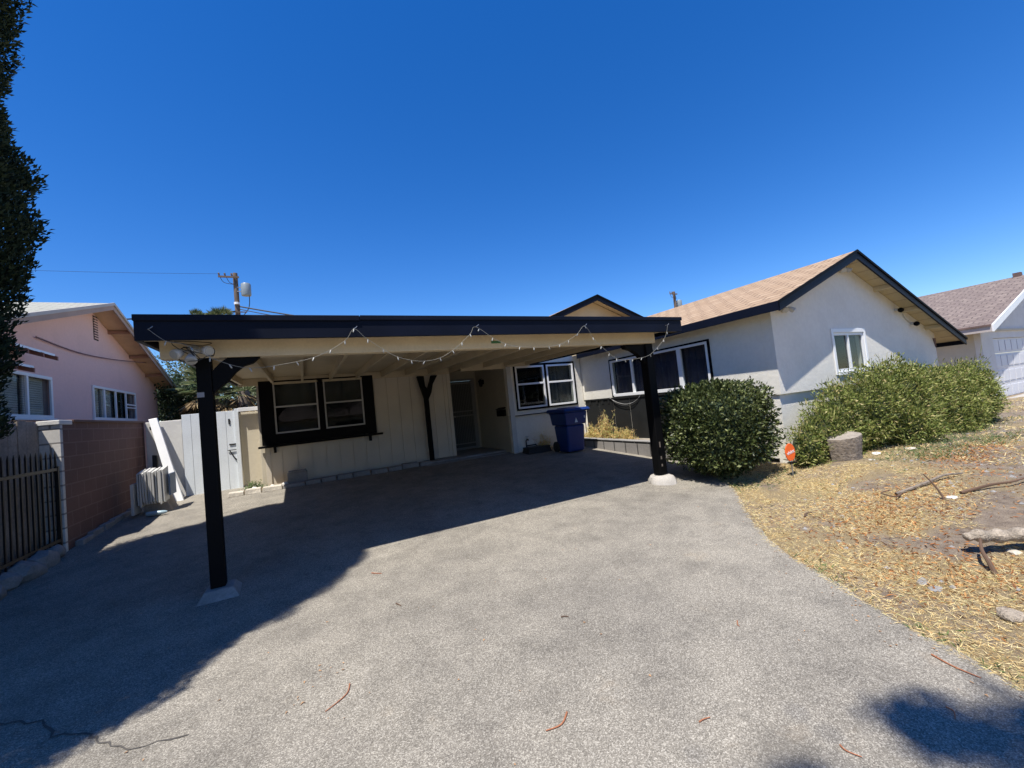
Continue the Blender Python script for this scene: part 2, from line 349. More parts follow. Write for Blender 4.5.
# driveway sheet following the lawn edge
ys = np.unique(np.concatenate([np.arange(-12, 11.5, .12), [11.45]])); us = np.linspace(0, 1, 30)
jit = np.array([.02*math.sin(y*7.3)+.012*math.sin(y*17.1+1) for y in ys])
XX = -3.12+(edge_x(ys)[:, None]+jit[:, None]+3.12)*us[None, :]; YY = ys[:, None]*np.ones_like(XX)
ZZ = zdrive(YY)+.012; idx = np.arange(XX.size).reshape(XX.shape)
F = np.stack([idx[:-1, :-1], idx[:-1, 1:], idx[1:, 1:], idx[1:, :-1]], -1).reshape(-1, 4)
dr = np_mesh('driveway', np.stack([XX, YY, ZZ], -1).reshape(-1, 3), F, M['asphalt']); dr.data.shade_smooth(); tag(dr, kind='structure')
def dz(x, y): return float(zdrive(np.array(float(y))))+.012
def ribbon(name, pts, wds, m, lift=.004):
    mb = MB(); n = len(pts); P = []
    for i, (x, y) in enumerate(pts):
        a = Vector(pts[max(i-1, 0)]); b = Vector(pts[min(i+1, n-1)]); t = (b-a).normalized(); nn = Vector((-t.y, t.x))
        for s_ in (1, -1):
            q = Vector((x, y))+nn*wds[i]*s_*.5; P.append((q.x, q.y, dz(q.x, q.y)+lift))
    mb.add(P, [(2*i, 2*i+1, 2*i+3, 2*i+2) for i in range(n-1)]); o = mb.build(name, m, origin=(pts[0][0], pts[0][1], dz(*pts[0])))
    return tag(o, kind='structure')
def wiggle(pts, k=7, amp=.03):
    out = []
    for (a, b) in zip(pts[:-1], pts[1:]):
        for i in range(k): t = i/k; out.append((a[0]+(b[0]-a[0])*t+random.uniform(-amp, amp), a[1]+(b[1]-a[1])*t+random.uniform(-amp, amp)))
    return out+[pts[-1]]
c1 = wiggle([(-2.2, 4.15), (-1.81, 3.88), (-1.56, 3.71), (-1.42, 3.51), (-1.22, 3.4), (-1.15, 3.28), (-.99, 3.12), (-.7, 3.05)], 4, .018)
ribbon('driveway_crack', c1, [random.uniform(.004, .017) for _ in c1], M['crack'])

# ------------------------------------------------------------------ windows and houses
def curtain(F_, u0, u1, z0, z1, d, m, par, name='curtain', amp=.02, per=.11):
    n = max(8, int((u1-u0)/per*6)); P = []; 
    for i in range(n+1):
        u = u0+(u1-u0)*i/n; dd = d+amp*math.sin(u/per*2*math.pi+.8*math.sin(u*7))
        P += [F_.p(u, z0, dd), F_.p(u, z1, dd*1.)]
    return MB().add(P, [(2*i, 2*i+2, 2*i+3, 2*i+1) for i in range(n)]).build(name, m, par, smooth=True)
def sash(F_, u0, u1, z0, z1, d, fw, m, par, rail=None, vert=None, fd=.03, drape=None, dz0=0):
    """framed lite set: frame + glass + dark room behind (opening not cut: backing sits proud of wall skin)"""
    f = MB(); f.fb(F_, u0, u0+fw, z0, z1, d, d+fd); f.fb(F_, u1-fw, u1, z0, z1, d, d+fd)
    f.fb(F_, u0+fw, u1-fw, z1-fw, z1, d, d+fd); f.fb(F_, u0+fw, u1-fw, z0, z0+fw, d, d+fd+.006)
    if rail: f.fb(F_, u0+fw, u1-fw, rail-fw*.5, rail+fw*.5, d, d+fd+.004)
    if vert: f.fb(F_, vert-fw*.5, vert+fw*.5, z0+fw, z1-fw, d, d+fd+.004)
    fo = f.build('window_frame', m, par, bevel=.003)
    MB().fb(F_, u0+fw*.5, u1-fw*.5, z0+fw*.5, z1-fw*.5, d+.010, d+.014).build('pane', M['glass'], fo)
    return fo
def wall_with_holes(F_, u0, u1, z0, z1, holes, d0, d1, mb=None):
    mb = mb or MB(); us = sorted({u0, u1, *[h[0] for h in holes], *[h[1] for h in holes]}); 
    for a, b in zip(us[:-1], us[1:]):
        hs = sorted([(h[2], h[3]) for h in holes if h[0] <= a+1e-6 and h[1] >= b-1e-6]); z = z0
        for ha, hb in hs:
            if ha > z: mb.fb(F_, a, b, z, ha, d0, d1)
            z = hb
        if z < z1: mb.fb(F_, a, b, z, z1, d0, d1)
    return mb

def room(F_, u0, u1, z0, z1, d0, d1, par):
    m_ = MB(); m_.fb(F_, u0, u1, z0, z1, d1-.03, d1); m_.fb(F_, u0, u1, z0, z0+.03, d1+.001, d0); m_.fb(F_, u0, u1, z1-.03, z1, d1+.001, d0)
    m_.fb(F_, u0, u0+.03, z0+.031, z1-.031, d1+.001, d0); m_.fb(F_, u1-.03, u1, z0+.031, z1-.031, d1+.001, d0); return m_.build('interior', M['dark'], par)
house = thing('house', (7.4, 9.9, .2), 'single storey off-white stucco house with tan shingle roof and dark fascia behind the carport', 'house')
# --- wall A: grooved board siding under the carport
holeA = (-.62, 1.40, 1.44, 2.66)
mb = MB(); e = -.80; k = 0
edges = [e]
while edges[-1] < 3.6: edges.append(edges[-1]+.305)
edges[-1] = 3.60
for a, b in zip(edges[:-1], edges[1:]):
    wall_with_holes(FA, a+.011, b-.011, .30, 2.72, ([(max(holeA[0], a+.011), min(holeA[1], b-.011), holeA[2], holeA[3])] if holeA[0] < b-.007 and holeA[1] > a+.007 else []), 0, .016, mb)
wA = mb.build('board_siding', M['board'], house)
wall_with_holes(FA, -.80, 3.66, .2, 2.78, [(-.62, 1.40, 1.44, 2.66)], -.12, -.0005).build('wall', M['board'], house)
MB().fb(FA, 3.58, 3.68, .33, 2.70, .017, .04).build('corner_trim', M['board'], house, bevel=.004)
MB().fb(FA, -.84, -.74, .30, 2.70, .017, .04).build('corner_trim', M['board'], house, bevel=.004)
MB().fb(FA, -.80, 3.6, .22, .31, 0, .03).build('base_trim', M['concdark'], house)
# window A surround
mb = MB(); mb.fb(FA, -.88, -.60, 1.22, 2.69, .041, .075); mb.fb(FA, .33, .46, 1.44, 2.69, .041, .07); mb.fb(FA, 1.36, 1.62, 1.22, 2.69, .041, .075)
mb.fb(FA, -.60, 1.36, 1.22, 1.46, .041, .075); mb.fb(FA, -.60, 1.36, 2.655, 2.69, .041, .075)
sur = mb.build('window_surround', M['black'], house, bevel=.004)
mb = MB(); mb.fb(FA, -.95, 1.74, 1.17, 1.215, .02, .24)
shelf = mb.build('window_shelf', M['black'], house, bevel=.004)
for u in (-.66, 1.42): MB().poly(FA, [(u, 1.17), (u+.05, 1.17), (u+.05, 1.04), (u, 1.04)], .02, .17).build('shelf_bracket', M['black'], house)
for a, b in ((-.60, .33), (.46, 1.36)):
    sash(FA, a, b, 1.46, 2.66, .02, .035, M['dull'], house, rail=2.08)
curtain(FA, -.6, 1.38, 2.06, 2.70, -.2, M['drape'], house, amp=.02, per=.42)
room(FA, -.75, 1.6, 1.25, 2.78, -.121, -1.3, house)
# --- door recess
back = Fr((0, 12.2, 0), (1, 0, 0), (0, -1, 0))
wall_with_holes(back, 3.66, 4.95, .3, 2.8, [(4.0, 4.84, .36, 2.5)], -.1, 0).build('recess_wall', M['recess'], house)
MB().box(3.56, 3.655, 11.13, 12.2, .3, 2.8).build('recess_wall', M['recess'], house)
door = MB().fb(back, 4.04, 4.80, .40, 2.46, -.04, -.01).build('front_door', M['screen'], house, bevel=.004)
mb = MB()
for u in np.arange(4.12, 4.74, .055): mb.fb(back, float(u), float(u)+.006, .52, 2.38, 0.002, .010)
for z in (.5, 1.36, 1.5, 2.38): mb.fb(back, 4.08, 4.76, z, z+.035, 0, .016)
mb.fb(back, 4.04, 4.085, .4, 2.46, 0, .02); mb.fb(back, 4.755, 4.80, .4, 2.46, 0, .02)
mb.build('security_grille', M['doorframe'], door)
MB().lathe(back.p(4.12, 1.38, .02), [(.01, 0), (.012, .03), (.028, .04), (.028, .06), (.01, .07)], 12, 'Y').build('door_knob', M['steel'], door, smooth=True)
mb = MB(); mb.fb(back, 3.97, 4.04, .36, 2.53, 0, .03); mb.fb(back, 4.80, 4.87, .36, 2.53, 0, .03); mb.fb(back, 4.04, 4.80, 2.46, 2.53, 0, .03); mb.fb(back, 4.04, 4.80, .34, .40, 0, .05)
mb.build('door_frame', M['doorframe'], house, bevel=.004)
MB().box(4.945, 5.07, 10.12, 12.35, .2, 2.8).build('recess_wall', M['recess'], house)
# --- wall B
hB = [(5.20, 6.12, 1.43, 2.60), (6.20, 7.12, 1.43, 2.60)]
wall_with_holes(FB, 4.95, 7.40, 1.27, 2.85, hB, -.12, .05).build('wall', M['stucco'], house)
MB().fb(FB, 4.97, 7.40, .15, 1.27, -.12, .0).build('lower_wall', M['stucco'], house)
MB().fb(FB, 4.95, 6.35, 1.245, 1.268, .0, .062).build('wall_ledge', M['navy'], house)
MB().fb(FB, 4.93, 5.07, .26, 2.70, .051, .07).build('corner_trim', M['dull'], house, bevel=.003)
mb = MB()
mb.fb(FB, 5.15, 5.20, 1.38, 2.66, .051, .075); mb.fb(FB, 6.12, 6.20, 1.38, 2.66, .051, .068); mb.fb(FB, 7.12, 7.17, 1.38, 2.66, .051, .075); mb.fb(FB, 5.20, 7.12, 2.60, 2.66, .051, .068); mb.fb(FB, 5.20, 7.12, 1.38, 1.43, .051, .085)
mb.build('window_surround', M['black'], house, bevel=.003)
for a, b in ((5.20, 6.12), (6.20, 7.12)): sash(FB, a, b, 1.43, 2.60, .03, .05, M['white'], house, rail=2.10, fd=.045)
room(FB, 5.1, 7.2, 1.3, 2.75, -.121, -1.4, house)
curtain(FB, 6.15, 7.15, 1.45, 2.6, -.16, M['drape'], house, amp=.02, per=.14)
# --- wall C (wing side)
hC = [(5.62, 8.62, 1.53, 2.46)]
wall_with_holes(FC, 4.492, 9.99, .15, 2.80, hC, -.14, 0).build('wall', M['stucco'], house)
mb = MB(); mb.fb(FC, 8.62, 8.67, 1.50, 2.50, .001, .02); mb.fb(FC, 5.57, 5.62, 1.50, 2.50, .001, .02); mb.fb(FC, 5.62, 8.62, 2.46, 2.50, .001, .02)
mb.build('window_surround', M['black'], house)
f = MB(); d0, d1 = -.03, .03
for u, wd in ((8.56, .06), (7.80, .06), (7.32, .05), (6.30, .10), (5.62, .05)): f.fb(FC, u, u+wd, 1.53, 2.46, d0, d1)
f.fb(FC, 5.67, 8.56, 1.50, 1.575, d0, d1+.02); f.fb(FC, 5.67, 8.56, 2.41, 2.46, d0, d1-.004)
fo = f.build('window_frame', M['white'], house, bevel=.004)
for a, b in ((7.86, 8.56), (7.37, 7.80), (6.40, 7.32), (5.67, 6.30)): MB().fb(FC, a, b, 1.575, 2.41, -.012, -.006).build('pane', M['glass'], fo)
curtain(FC, 5.66, 8.55, 1.56, 2.44, -.12, M['curtain'], house, amp=.03, per=.16)
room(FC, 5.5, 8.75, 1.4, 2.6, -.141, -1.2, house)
mb = MB(); u = 9.88
while u > 5.05: mb.fb(FC, u-.60, u-.012, .36, 1.44, .001, .022); u -= .612
for u in (9.6, 9.3, 9.05, 8.8): mb.fb(FC, u, u+.07, 1.33, 1.44, .023, .035)
mb.fb(FC, 5.06, 9.9, 1.44, 1.485, .001, .04)
mb.build('wainscot', M['wains'], house, bevel=.003)
MB().fb(FC, 5.06, 9.9, .30, .42, .023, .05).build('base_trim', M['paleconc'], house)
# --- wall D (gable front)
RX, RZ, SL = 9.9, 3.88, .380   # ridge x, top z, slope
def rz(x): return RZ-SL*abs(x-RX)
DX0, DX1 = 7.42, 14.07
hD = (9.36, 10.55, 1.56, 2.34)
wall_with_holes(FD, DX0, DX1, 1.28, rz(14.07)-.03, [hD[:3]+(rz(14.07)-.03,)], -.14, .05).build('wall', M['stucco'], house)
zt = rz(14.07)-.03
mb = MB(); mb.fb(FD, hD[0], hD[1], hD[3], 2.36, -.14, .05)
mb.poly(FD, [(DX0, 2.36 if zt < 2.36 else zt), (hD[0], max(zt, 2.36)), (hD[0], max(zt, 2.36)), (RX, max(zt, 2.36)), (14.07-((max(zt, 2.36)-zt)/SL), max(zt, 2.36)), (RX, RZ-.03), (DX0, rz(DX0)-.03)], -.14, .05)
mb.build('gable_wall', M['stucco'], house)
if zt < 2.36: 
    mb = MB(); mb.poly(FD, [(DX0, zt), (hD[0], zt), (hD[0], 2.36), (DX0, 2.36)], -.14, .05); mb.poly(FD, [(hD[1], zt), (14.07, zt), (14.07-(2.36-zt)/SL, 2.36), (hD[1], 2.36)], -.14, .05); mb.build('gable_wall', M['stucco'], house)
MB().fb(FD, 7.45, DX1, -.1, 1.28, -.14, 0).build('lower_wall', M['stucco'], house)
MB().box(13.93, 14.02, 4.5, 12, 0, 2.2).build('side_wall', M['stucco'], house)
mb = MB(); mb.fb(FD, 9.29, 9.36, 1.50, 2.42, .051, .072); mb.fb(FD, 10.55, 10.62, 1.50, 2.42, .051, .072); mb.fb(FD, 9.36, 10.55, 2.34, 2.42, .051, .072); mb.fb(FD, 9.36, 10.55, 1.49, 1.56, .051, .085)
mb.build('window_trim', M['white'], house, bevel=.004)
sash(FD, 9.36, 10.55, 1.56, 2.34, .01, .055, M['white'], house, vert=9.93, fd=.04)
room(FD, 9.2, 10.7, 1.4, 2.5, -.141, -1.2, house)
curtain(FD, 9.38, 9.62, 1.5, 2.34, -.1, M['drape'], house, amp=.02, per=.1); curtain(FD, 10.3, 10.53, 1.5, 2.34, -.1, M['drape'], house, amp=.02, per=.1)
# --- wing roof
Y0, Y1 = 3.97, 13.0; XL, XR = 7.10, 14.72
roofplane('roof', [(XL, Y0, rz(XL)), (XL, 9.62, rz(XL)), (RX, 9.62, RZ), (RX, Y0, RZ)], M['shingle'], house)
roofplane('roof', [(XR, Y0, rz(XR)), (XR, Y1, rz(XR)), (RX, Y1, RZ), (RX, Y0, RZ)], M['shingle'], house)
def rake(x0, z0, x1, z1, y, h, t, m, nm='rake_board', dzz=-.002):
    F_ = Fr((0, y, 0), (1, 0, 0), (0, -1, 0))
    return MB().poly(F_, [(x0, z0+dzz), (x1, z1+dzz), (x1, z1-h), (x0, z0-h)], 0, t).build(nm, m, house, bevel=.003)
rake(XL-.02, rz(XL-.02)+.03, RX, RZ+.03, Y0, .17, .03, M['navy']); rake(RX, RZ+.03, XR+.02, rz(XR+.02)+.03, Y0, .17, .03, M['navy'])
rake(XL-.05, rz(XL-.05)+.045, RX, RZ+.045, Y0-.031, .055, .02, M['black'], 'drip_edge'); rake(RX, RZ+.045, XR+.05, rz(XR+.05)+.045, Y0-.031, .055, .02, M['black'], 'drip_edge')
MB().box(XL-.03, XL-.003, Y0-.02, 9.62, rz(XL)-.13, rz(XL)+.025).build('fascia', M['navy'], house, bevel=.003)
MB().box(XR+.003, XR+.03, Y0-.02, Y1, rz(XR)-.13, rz(XR)+.025).build('fascia', M['navy'], house, bevel=.003)
# soffit boards under the rake and eave
def soffit(x0, x1, ya, yb, nm='soffit'):
    t = .02; z0, z1 = rz(x0)-.005, rz(x1)-.005
    return MB().hull8([(x0, ya, z0-t), (x1, ya, z1-t), (x1, yb, z1-t), (x0, yb, z0-t)], [(x0, ya, z0), (x1, ya, z1), (x1, yb, z1), (x0, yb, z0)]).build(nm, M['beige2'], house)
soffit(RX, XR, Y0+.001, 4.30); soffit(XL, RX, Y0+.001, 4.30); soffit(XL, 7.44, 4.301, 9.9); soffit(14.05, XR, 4.301, Y1)
for x in (11.3, 12.5, 13.6): 
    z = rz(x)-.03; MB().hull8([(x-.02, Y0, z-.09+.01), (x+.02, Y0, z-.10), (x+.02, 4.30, z-.10), (x-.02, 4.30, z-.09+.01)], [(x-.02, Y0, z), (x+.02, Y0, z-.01), (x+.02, 4.30, z-.01), (x-.02, 4.30, z)]).build('lookout', M['beige2'], house)
for x in np.arange(RX+.3, XR, .38): MB().hull8([(x, Y0+.002, rz(x)-.029), (x+.008, Y0+.002, rz(x+.008)-.029), (x+.008, 4.3, rz(x+.008)-.029), (x, 4.3, rz(x)-.029)], [(x, Y0+.002, rz(x)-.0265), (x+.008, Y0+.002, rz(x+.008)-.0265), (x+.008, 4.3, rz(x+.008)-.0265), (x, 4.3, rz(x)-.0265)]).build('soffit_groove', M['pinktrim'], house)
# --- main gable above the carport
GX, GZ, GY = 8.05, 4.55, 9.62
def mz(x): return GZ-.385*abs(x-GX)
roofplane('roof', [(3.75, GY, mz(3.75)+.0), (3.75, 20, mz(3.75)), (GX, 20, GZ), (GX, GY, GZ)], M['shingle'], house)
roofplane('roof', [(14.4, GY, mz(14.4)-.01), (14.4, 20, mz(14.4)-.01), (GX, 20, GZ-.01), (GX, GY, GZ-.01)], M['shingle'], house)
rake(3.8, mz(3.8)+.03, GX, GZ+.03, GY, .17, .03, M['navy']); rake(GX, GZ+.03, 9.95, mz(9.95)+.03, GY, .17, .03, M['navy'])
rake(3.8, mz(3.8)+.045, GX, GZ+.045, GY-.031, .05, .02, M['black'], 'drip_edge'); rake(GX, GZ+.045, 9.93, mz(9.93)+.045, GY-.031, .05, .02, M['black'], 'drip_edge')
MB().poly(Fr((0, 9.99, 0), (1, 0, 0), (0, -1, 0)), [(4.2, 2.86), (11.5, 2.86), (11.5, mz(11.5)-.05), (GX, GZ-.05), (4.2, mz(4.2)-.05)], -.1, 0).build('gable_wall', M['beige2'], house)
MB().box(-.8, 3.75, 11.0, 18, 2.84, 2.9).build('flat_roof', M['stucco'], house)
for a_, b_ in ((3.9, GX), (GX, 12.2)):
    MB().hull8([(a_, GY+.002, mz(a_)-.03), (b_, GY+.002, mz(b_)-.03), (b_, 9.99, mz(b_)-.03), (a_, 9.99, mz(a_)-.03)], [(a_, GY+.002, mz(a_)-.012), (b_, GY+.002, mz(b_)-.012), (b_, 9.99, mz(b_)-.012), (a_, 9.99, mz(a_)-.012)]).build('soffit', M['beige2'], house)

# ------------------------------------------------------------------ porch slab, planter
MB().box(2.75, 4.93, 10.45, 12.19, .15, .335).box(2.6, 4.95, 10.2, 10.448, .15, .29).build('porch', M['concdark'], bevel=.01)
o = bpy.data.objects['porch']; tag(o, kind='structure')
pl = thing('planter_bed', (6.95, 7.5, .1), 'low grey block planter along the charcoal wainscot wall', 'planter')
mb = MB(); mb.box(6.80, 6.95, 5.75, 9.9, .02, .42); mb.build('block_wall', M['planter'], pl, bevel=.01)
MB().box(6.951, 7.40, 5.75, 9.9, .0, .38).build('soil', M['soil'], pl)
mb = MB(); y = 5.78
while y < 9.85: mb.box(6.785, 6.965, y, min(y+.385, 9.9), .421, .455); y += .4
mb.build('cap', M['concdark'], pl, bevel=.012)

# ------------------------------------------------------------------ carport
cp = thing('carport', (2.2, 5.1, 0), 'flat roofed open carport with dark fascia, cream rafters and black posts over the driveway', 'carport')
x0, x1, yf = -1.30, 5.69, 4.79
def dk(y): return 2.695+.012*(y-4.8)    # deck underside
mb = MB(); mb.box(x0, x1, yf-.04, yf, 2.505, 2.735); mb.build('fascia', M['navy'], cp, bevel=.004)
mb = MB(); mb.box(x0-.004, .62, yf-.062, yf-.041, 2.682, 2.742); mb.box(.625, x1+.01, yf-.058, yf-.041, 2.69, 2.745); mb.build('drip_edge', M['navy'], cp, bevel=.006)
for x, ye, nm in ((x0, 10.9, 'side_fascia'), (x1-.04, 9.9, 'side_fascia')):
    MB().hull8([(x, yf, 2.505), (x+.04, yf, 2.505), (x+.04, ye, 2.62), (x, ye, 2.62)], [(x, yf, 2.735), (x+.04, yf, 2.735), (x+.04, ye, 2.80), (x, ye, 2.80)]).build(nm, M['navy'], cp)
MB().hull8([(x0+.04, yf, dk(yf)), (x1-.04, yf, dk(yf)), (x1-.04, 9.88, dk(9.88)), (x0+.04, 9.88, dk(9.88))], [(x0+.04, yf, dk(yf)+.035), (x1-.04, yf, dk(yf)+.035), (x1-.04, 9.88, dk(9.88)+.035), (x0+.04, 9.88, dk(9.88)+.035)]).build('roof_deck', M['beige'], cp)
MB().hull8([(x0+.04, 9.88, dk(9.88)), (5.2, 9.88, dk(9.88)), (5.2, 10.98, dk(11)), (x0+.04, 10.98, dk(11))], [(x0+.04, 9.88, dk(9.88)+.035), (5.2, 9.88, dk(9.88)+.035), (5.2, 10.98, dk(11)+.035), (x0+.04, 10.98, dk(11)+.035)]).build('roof_deck', M['beige'], cp)
MB().box(-1.20, 5.37, 5.05, 5.19, 2.375, 2.555).build('beam', M['beige'], cp, bevel=.006)
MB().box(x0+.05, x1-.05, yf+.001, yf+.04, 2.51, 2.69).build('sub_fascia', M['beige'], cp)
xs = [x0+.10+.612*i for i in range(12)]
for x in xs:
    ye = 10.93 if x < 3.7 else 9.93
    if 3.7 < x < 4.95: ye = 10.9
    t = .025
    MB().hull8([(x-t, yf+.041, 2.558), (x+t, yf+.041, 2.558), (x+t, ye, dk(ye)-.135), (x-t, ye, dk(ye)-.135)], [(x-t, yf+.041, dk(yf)), (x+t, yf+.041, dk(yf)), (x+t, ye, dk(ye)), (x-t, ye, dk(ye))]).build('rafter', M['beige'], cp)
MB().box(x0+.04, 3.66, 10.93, 10.975, 2.60, 2.765).build('ledger', M['beige'], cp)
MB().box(3.66, 4.95, 9.95, 9.99, 2.56, 2.75).build('ledger', M['beige'], cp)
MB().box(4.95, 5.66, 9.88, 9.925, 2.60, 2.745).build('ledger', M['beige'], cp)
MB().box(3.5, 5.3, 10.985, 12.6, 2.79, 2.835).build('recess_ceiling', M['beige'], cp)
def post(xc, yc, w_, zb, zt_, nm='post'):
    return MB().box(xc-w_/2, xc+w_/2, yc-w_/2, yc+w_/2, zb, zt_).build(nm, M['black'], cp, bevel=.008)
post(-.865, 5.12, .125, .10, 2.374); post(5.29, 5.2, .16, .16, 2.374)
MB().box(-.93, -.87, 5.055, 5.0565, 1.98, 2.03).build('worn_label', mat('worn_label_grey', (.25, .25, .26), .6), cp)
for zz_, hh_ in ((.42, .05), (.62, .09), (.30, .04)): MB().box(5.25, 5.25+.03, 5.117, 5.119, zz_, zz_+hh_).build('paint_chip', mat('bare_wood_chip', (.16, .13, .10), .8), cp)
def arc_brace(F_, x, zt_, reach, drop, th, sgn, d0, d1):
    out = []; n = 10
    for i in range(n+1):   # concave underside
        t = math.pi/2*i/n; out.append((x+sgn*reach*math.sin(t)**1.25, zt_-.06-(drop-.06)*(1-math.sin(t)**1.6) if False else zt_-.05-(drop-.05)*(1-math.sin(t))))
    pts = [(x, zt_), ] + [(x, zt_-drop)] + [(x+sgn*reach*(1-math.cos(math.pi/2*i/n))*.93, zt_-drop+(drop-.05)*math.sin(math.pi/2*i/n)) for i in range(1, n+1)] + [(x+sgn*reach, zt_)]
    return MB().poly(F_, pts, d0, d1).build('brace', M['black'], cp, bevel=.004)
FL = Fr((0, 5.12, 0), (1, 0, 0), (0, -1, 0))
MB().poly(FL, [(-.80, 2.02), (-.68, 2.12), (-.60, 2.22), (-.52, 2.285), (-.44, 2.31), (-.37, 2.374), (-.66, 2.374), (-.72, 2.33), (-.80, 2.24)], -.045, .045).build('brace', M['black'], cp, bevel=.004)
MB().poly(Fr((0, 5.2, 0), (1, 0, 0), (0, -1, 0)), [(5.209, 2.05), (5.13, 2.13), (5.05, 2.21), (4.93, 2.28), (4.80, 2.31), (4.76, 2.374), (5.209, 2.374)], -.05, .05).build('brace', M['black'], cp, bevel=.004)
# footings
mb = MB(); mb.hull8([(-1.05, 4.93, -.02), (-.66, 4.93, -.02), (-.66, 5.33, -.02), (-1.05, 5.33, -.02)], [(-.97, 5.0, .10), (-.73, 5.0, .10), (-.75, 5.25, .10), (-.96, 5.25, .10)])
mb.build('footing', M['concdark'], cp, bevel=.012)
mb = MB(); mb.lathe((5.31, 5.2, 0), [(.24, 0), (.22, .07), (.18, .135), (.13, .15)], 14)
for i, v in enumerate(mb.v): n_ = noise.noise(v*6); v += Vector((n_*.05, noise.noise(v*5+Vector((3, 3, 3)))*.05, n_*.02 if v.z > .05 else 0))
mb.build('footing', M['conc'], cp, smooth=True)
# the forked post near the door
yM = 10.80; FM = Fr((0, yM, 0), (1, 0, 0), (0, -1, 0))
MB().poly(FM, [(2.88, .26), (2.99, .26), (2.98, 1.95), (3.07, 2.12), (3.13, 2.35), (3.27, 2.57), (3.10, 2.57), (3.05, 2.42), (2.97, 2.22), (2.91, 2.30), (2.90, 2.57), (2.72, 2.57), (2.78, 2.3), (2.86, 1.97)], -.05, .05).build('post', M['black'], cp, bevel=.004, label='forked black post beside the front door')

# string lights on the fascia
S1 = [(-1.19, 2.6), (-1.07, 2.49), (-.93, 2.45), (-.7, 2.30), (-.44, 2.21), (-.09, 2.24), (.19, 2.31), (.45, 2.46), (.55, 2.585), (.66, 2.49), (.81, 2.38), (.99, 2.26), (1.25, 2.20), (1.49, 2.23), (1.69, 2.34), (1.9, 2.51), (1.99, 2.60), (2.26, 2.42), (2.58, 2.33), (3.13, 2.33), (3.48, 2.46), (3.67, 2.60), (3.83, 2.39), (3.99, 2.24), (4.16, 2.12), (4.35, 2.08), (4.76, 2.11), (4.99, 2.21), (5.25, 2.41), (5.32, 2.60)]
def spline(P, k=5):
    P = [Vector(p) for p in P]; out = []
    for i in range(len(P)-1):
        p0 = P[max(i-1, 0)]; p1 = P[i]; p2 = P[i+1]; p3 = P[min(i+2, len(P)-1)]
        for j in range(k):
            t = j/k; out.append(.5*((2*p1)+(p2-p0)*t+(2*p0-5*p1+4*p2-p3)*t*t+(3*p1-p0-3*p2+p3)*t**3))
    return out+[P[-1]]
st = thing('string_lights', (2, 4.72, 2.5), 'pale string lights draped in swags along the dark carport fascia', 'string lights')
pts = spline([(x, 4.715+.01*math.sin(i*2.1), z) for i, (x, z) in enumerate(S1)])
MB().tube(pts, .0024, 5).build('cable', M['string'], st)
acc = 0
for i in range(1, len(pts)):
    acc += (pts[i]-pts[i-1]).length
    if acc > .155 and not (pts[i].z > 2.56 and i > 20 and False):
        acc = 0; p = pts[i]; a = random.uniform(-.6, .6); d = Vector((math.sin(a), random.uniform(-.3, .3), -abs(math.cos(a)))).normalized()
        MB().tube([p, p+d*.014, p+d*.017, p+d*.038, p+d*.044], [.005, .005, .007, .0065, .002], 6).build('bulb', M['bulb'], st, smooth=True)
for x, z in ((-1.19, 2.6), (.55, 2.59), (1.99, 2.605), (3.67, 2.605), (5.32, 2.605)):
    MB().tube([(x, 4.752, z), (x, 4.71, z), (x+.02, 4.705, z+.01), (x+.035, 4.71, z+.025)], .004, 5).build('hook', M['steel'], st)
# wire clump tangled by the left post
st2 = thing('wire_tangle', (-1.0, 4.95, 2.45), 'loose dark wire tangled above the left carport post', 'wire')
rr = random.Random(5)
P = [(-1.07, 4.76, 2.50)]
for i in range(14): P.append((-.95+rr.uniform(-.13, .2), 4.9+rr.uniform(-.06, .06), 2.44+rr.uniform(-.12, .08)))
MB().tube(spline(P, 6), .004, 5).build('cable', M['wire'], st2)
fl = thing('flood_light', (-.93, 4.99, 2.40), 'three-headed white flood light on the beam above the left carport post', 'flood light')
MB().lathe((-.93, 5.048, 2.46), [(.055, 0), (.055, .02), (.03, .035)], 14, 'Y').build('base', M['dull'], fl, smooth=True)
for k, (px, pz, dx, dz_) in enumerate(((-1.03, 2.41, -.5, -.4), (-.93, 2.36, .0, -.8), (-.81, 2.43, .6, -.25))):
    c = Vector((px, 4.93, pz)); ax = Vector((dx, -.75, dz_)).normalized(); mbb = MB()
    ps = [c-ax*.05, c-ax*.03, c+ax*.0, c+ax*.035, c+ax*.05]; mbb.tube(ps, [.018, .036, .043, .052, .046], 14)
    h = mbb.build('lamp_head', M['dull'], fl, smooth=True)
    MB().tube([c+ax*.0505, c+ax*.056], [.042, .038], 14).build('lens', M['bulb'], h, smooth=True)
    MB().tube([(-.93, 5.03, 2.46), c-ax*.05], .009, 6).build('arm', M['dull'], fl)
tag(MB().fb(Fr((0, 5.049, 0), (1, 0, 0), (0, -1, 0)), 2.33, 2.47, 2.44, 2.475, .0, .004).build('tape_strip', mat('green_tape', (.05, .16, .06), .6)), 'small green tape strip stuck on the cream carport beam', 'tape')
# lights draped on the wainscot
s3 = thing('hanging_cord', (7.37, 8.3, 1.4), 'slack cord hanging in a loop on the charcoal wainscot under the long window', 'cord')
MB().tube(spline([(7.372, 8.78, 1.50), (7.37, 8.52, 1.37), (7.37, 8.19, 1.29), (7.37, 7.89, 1.32), (7.37, 7.68, 1.42), (7.372, 7.6, 1.50)]), .0045, 5).build('cord', M['dull'], s3)
MB().tube(spline([(7.372, 8.74, 1.50), (7.365, 8.5, 1.33), (7.365, 8.15, 1.24), (7.365, 7.85, 1.29), (7.372, 7.64, 1.46)]), .006, 5).build('cord', M['wire'], s3)

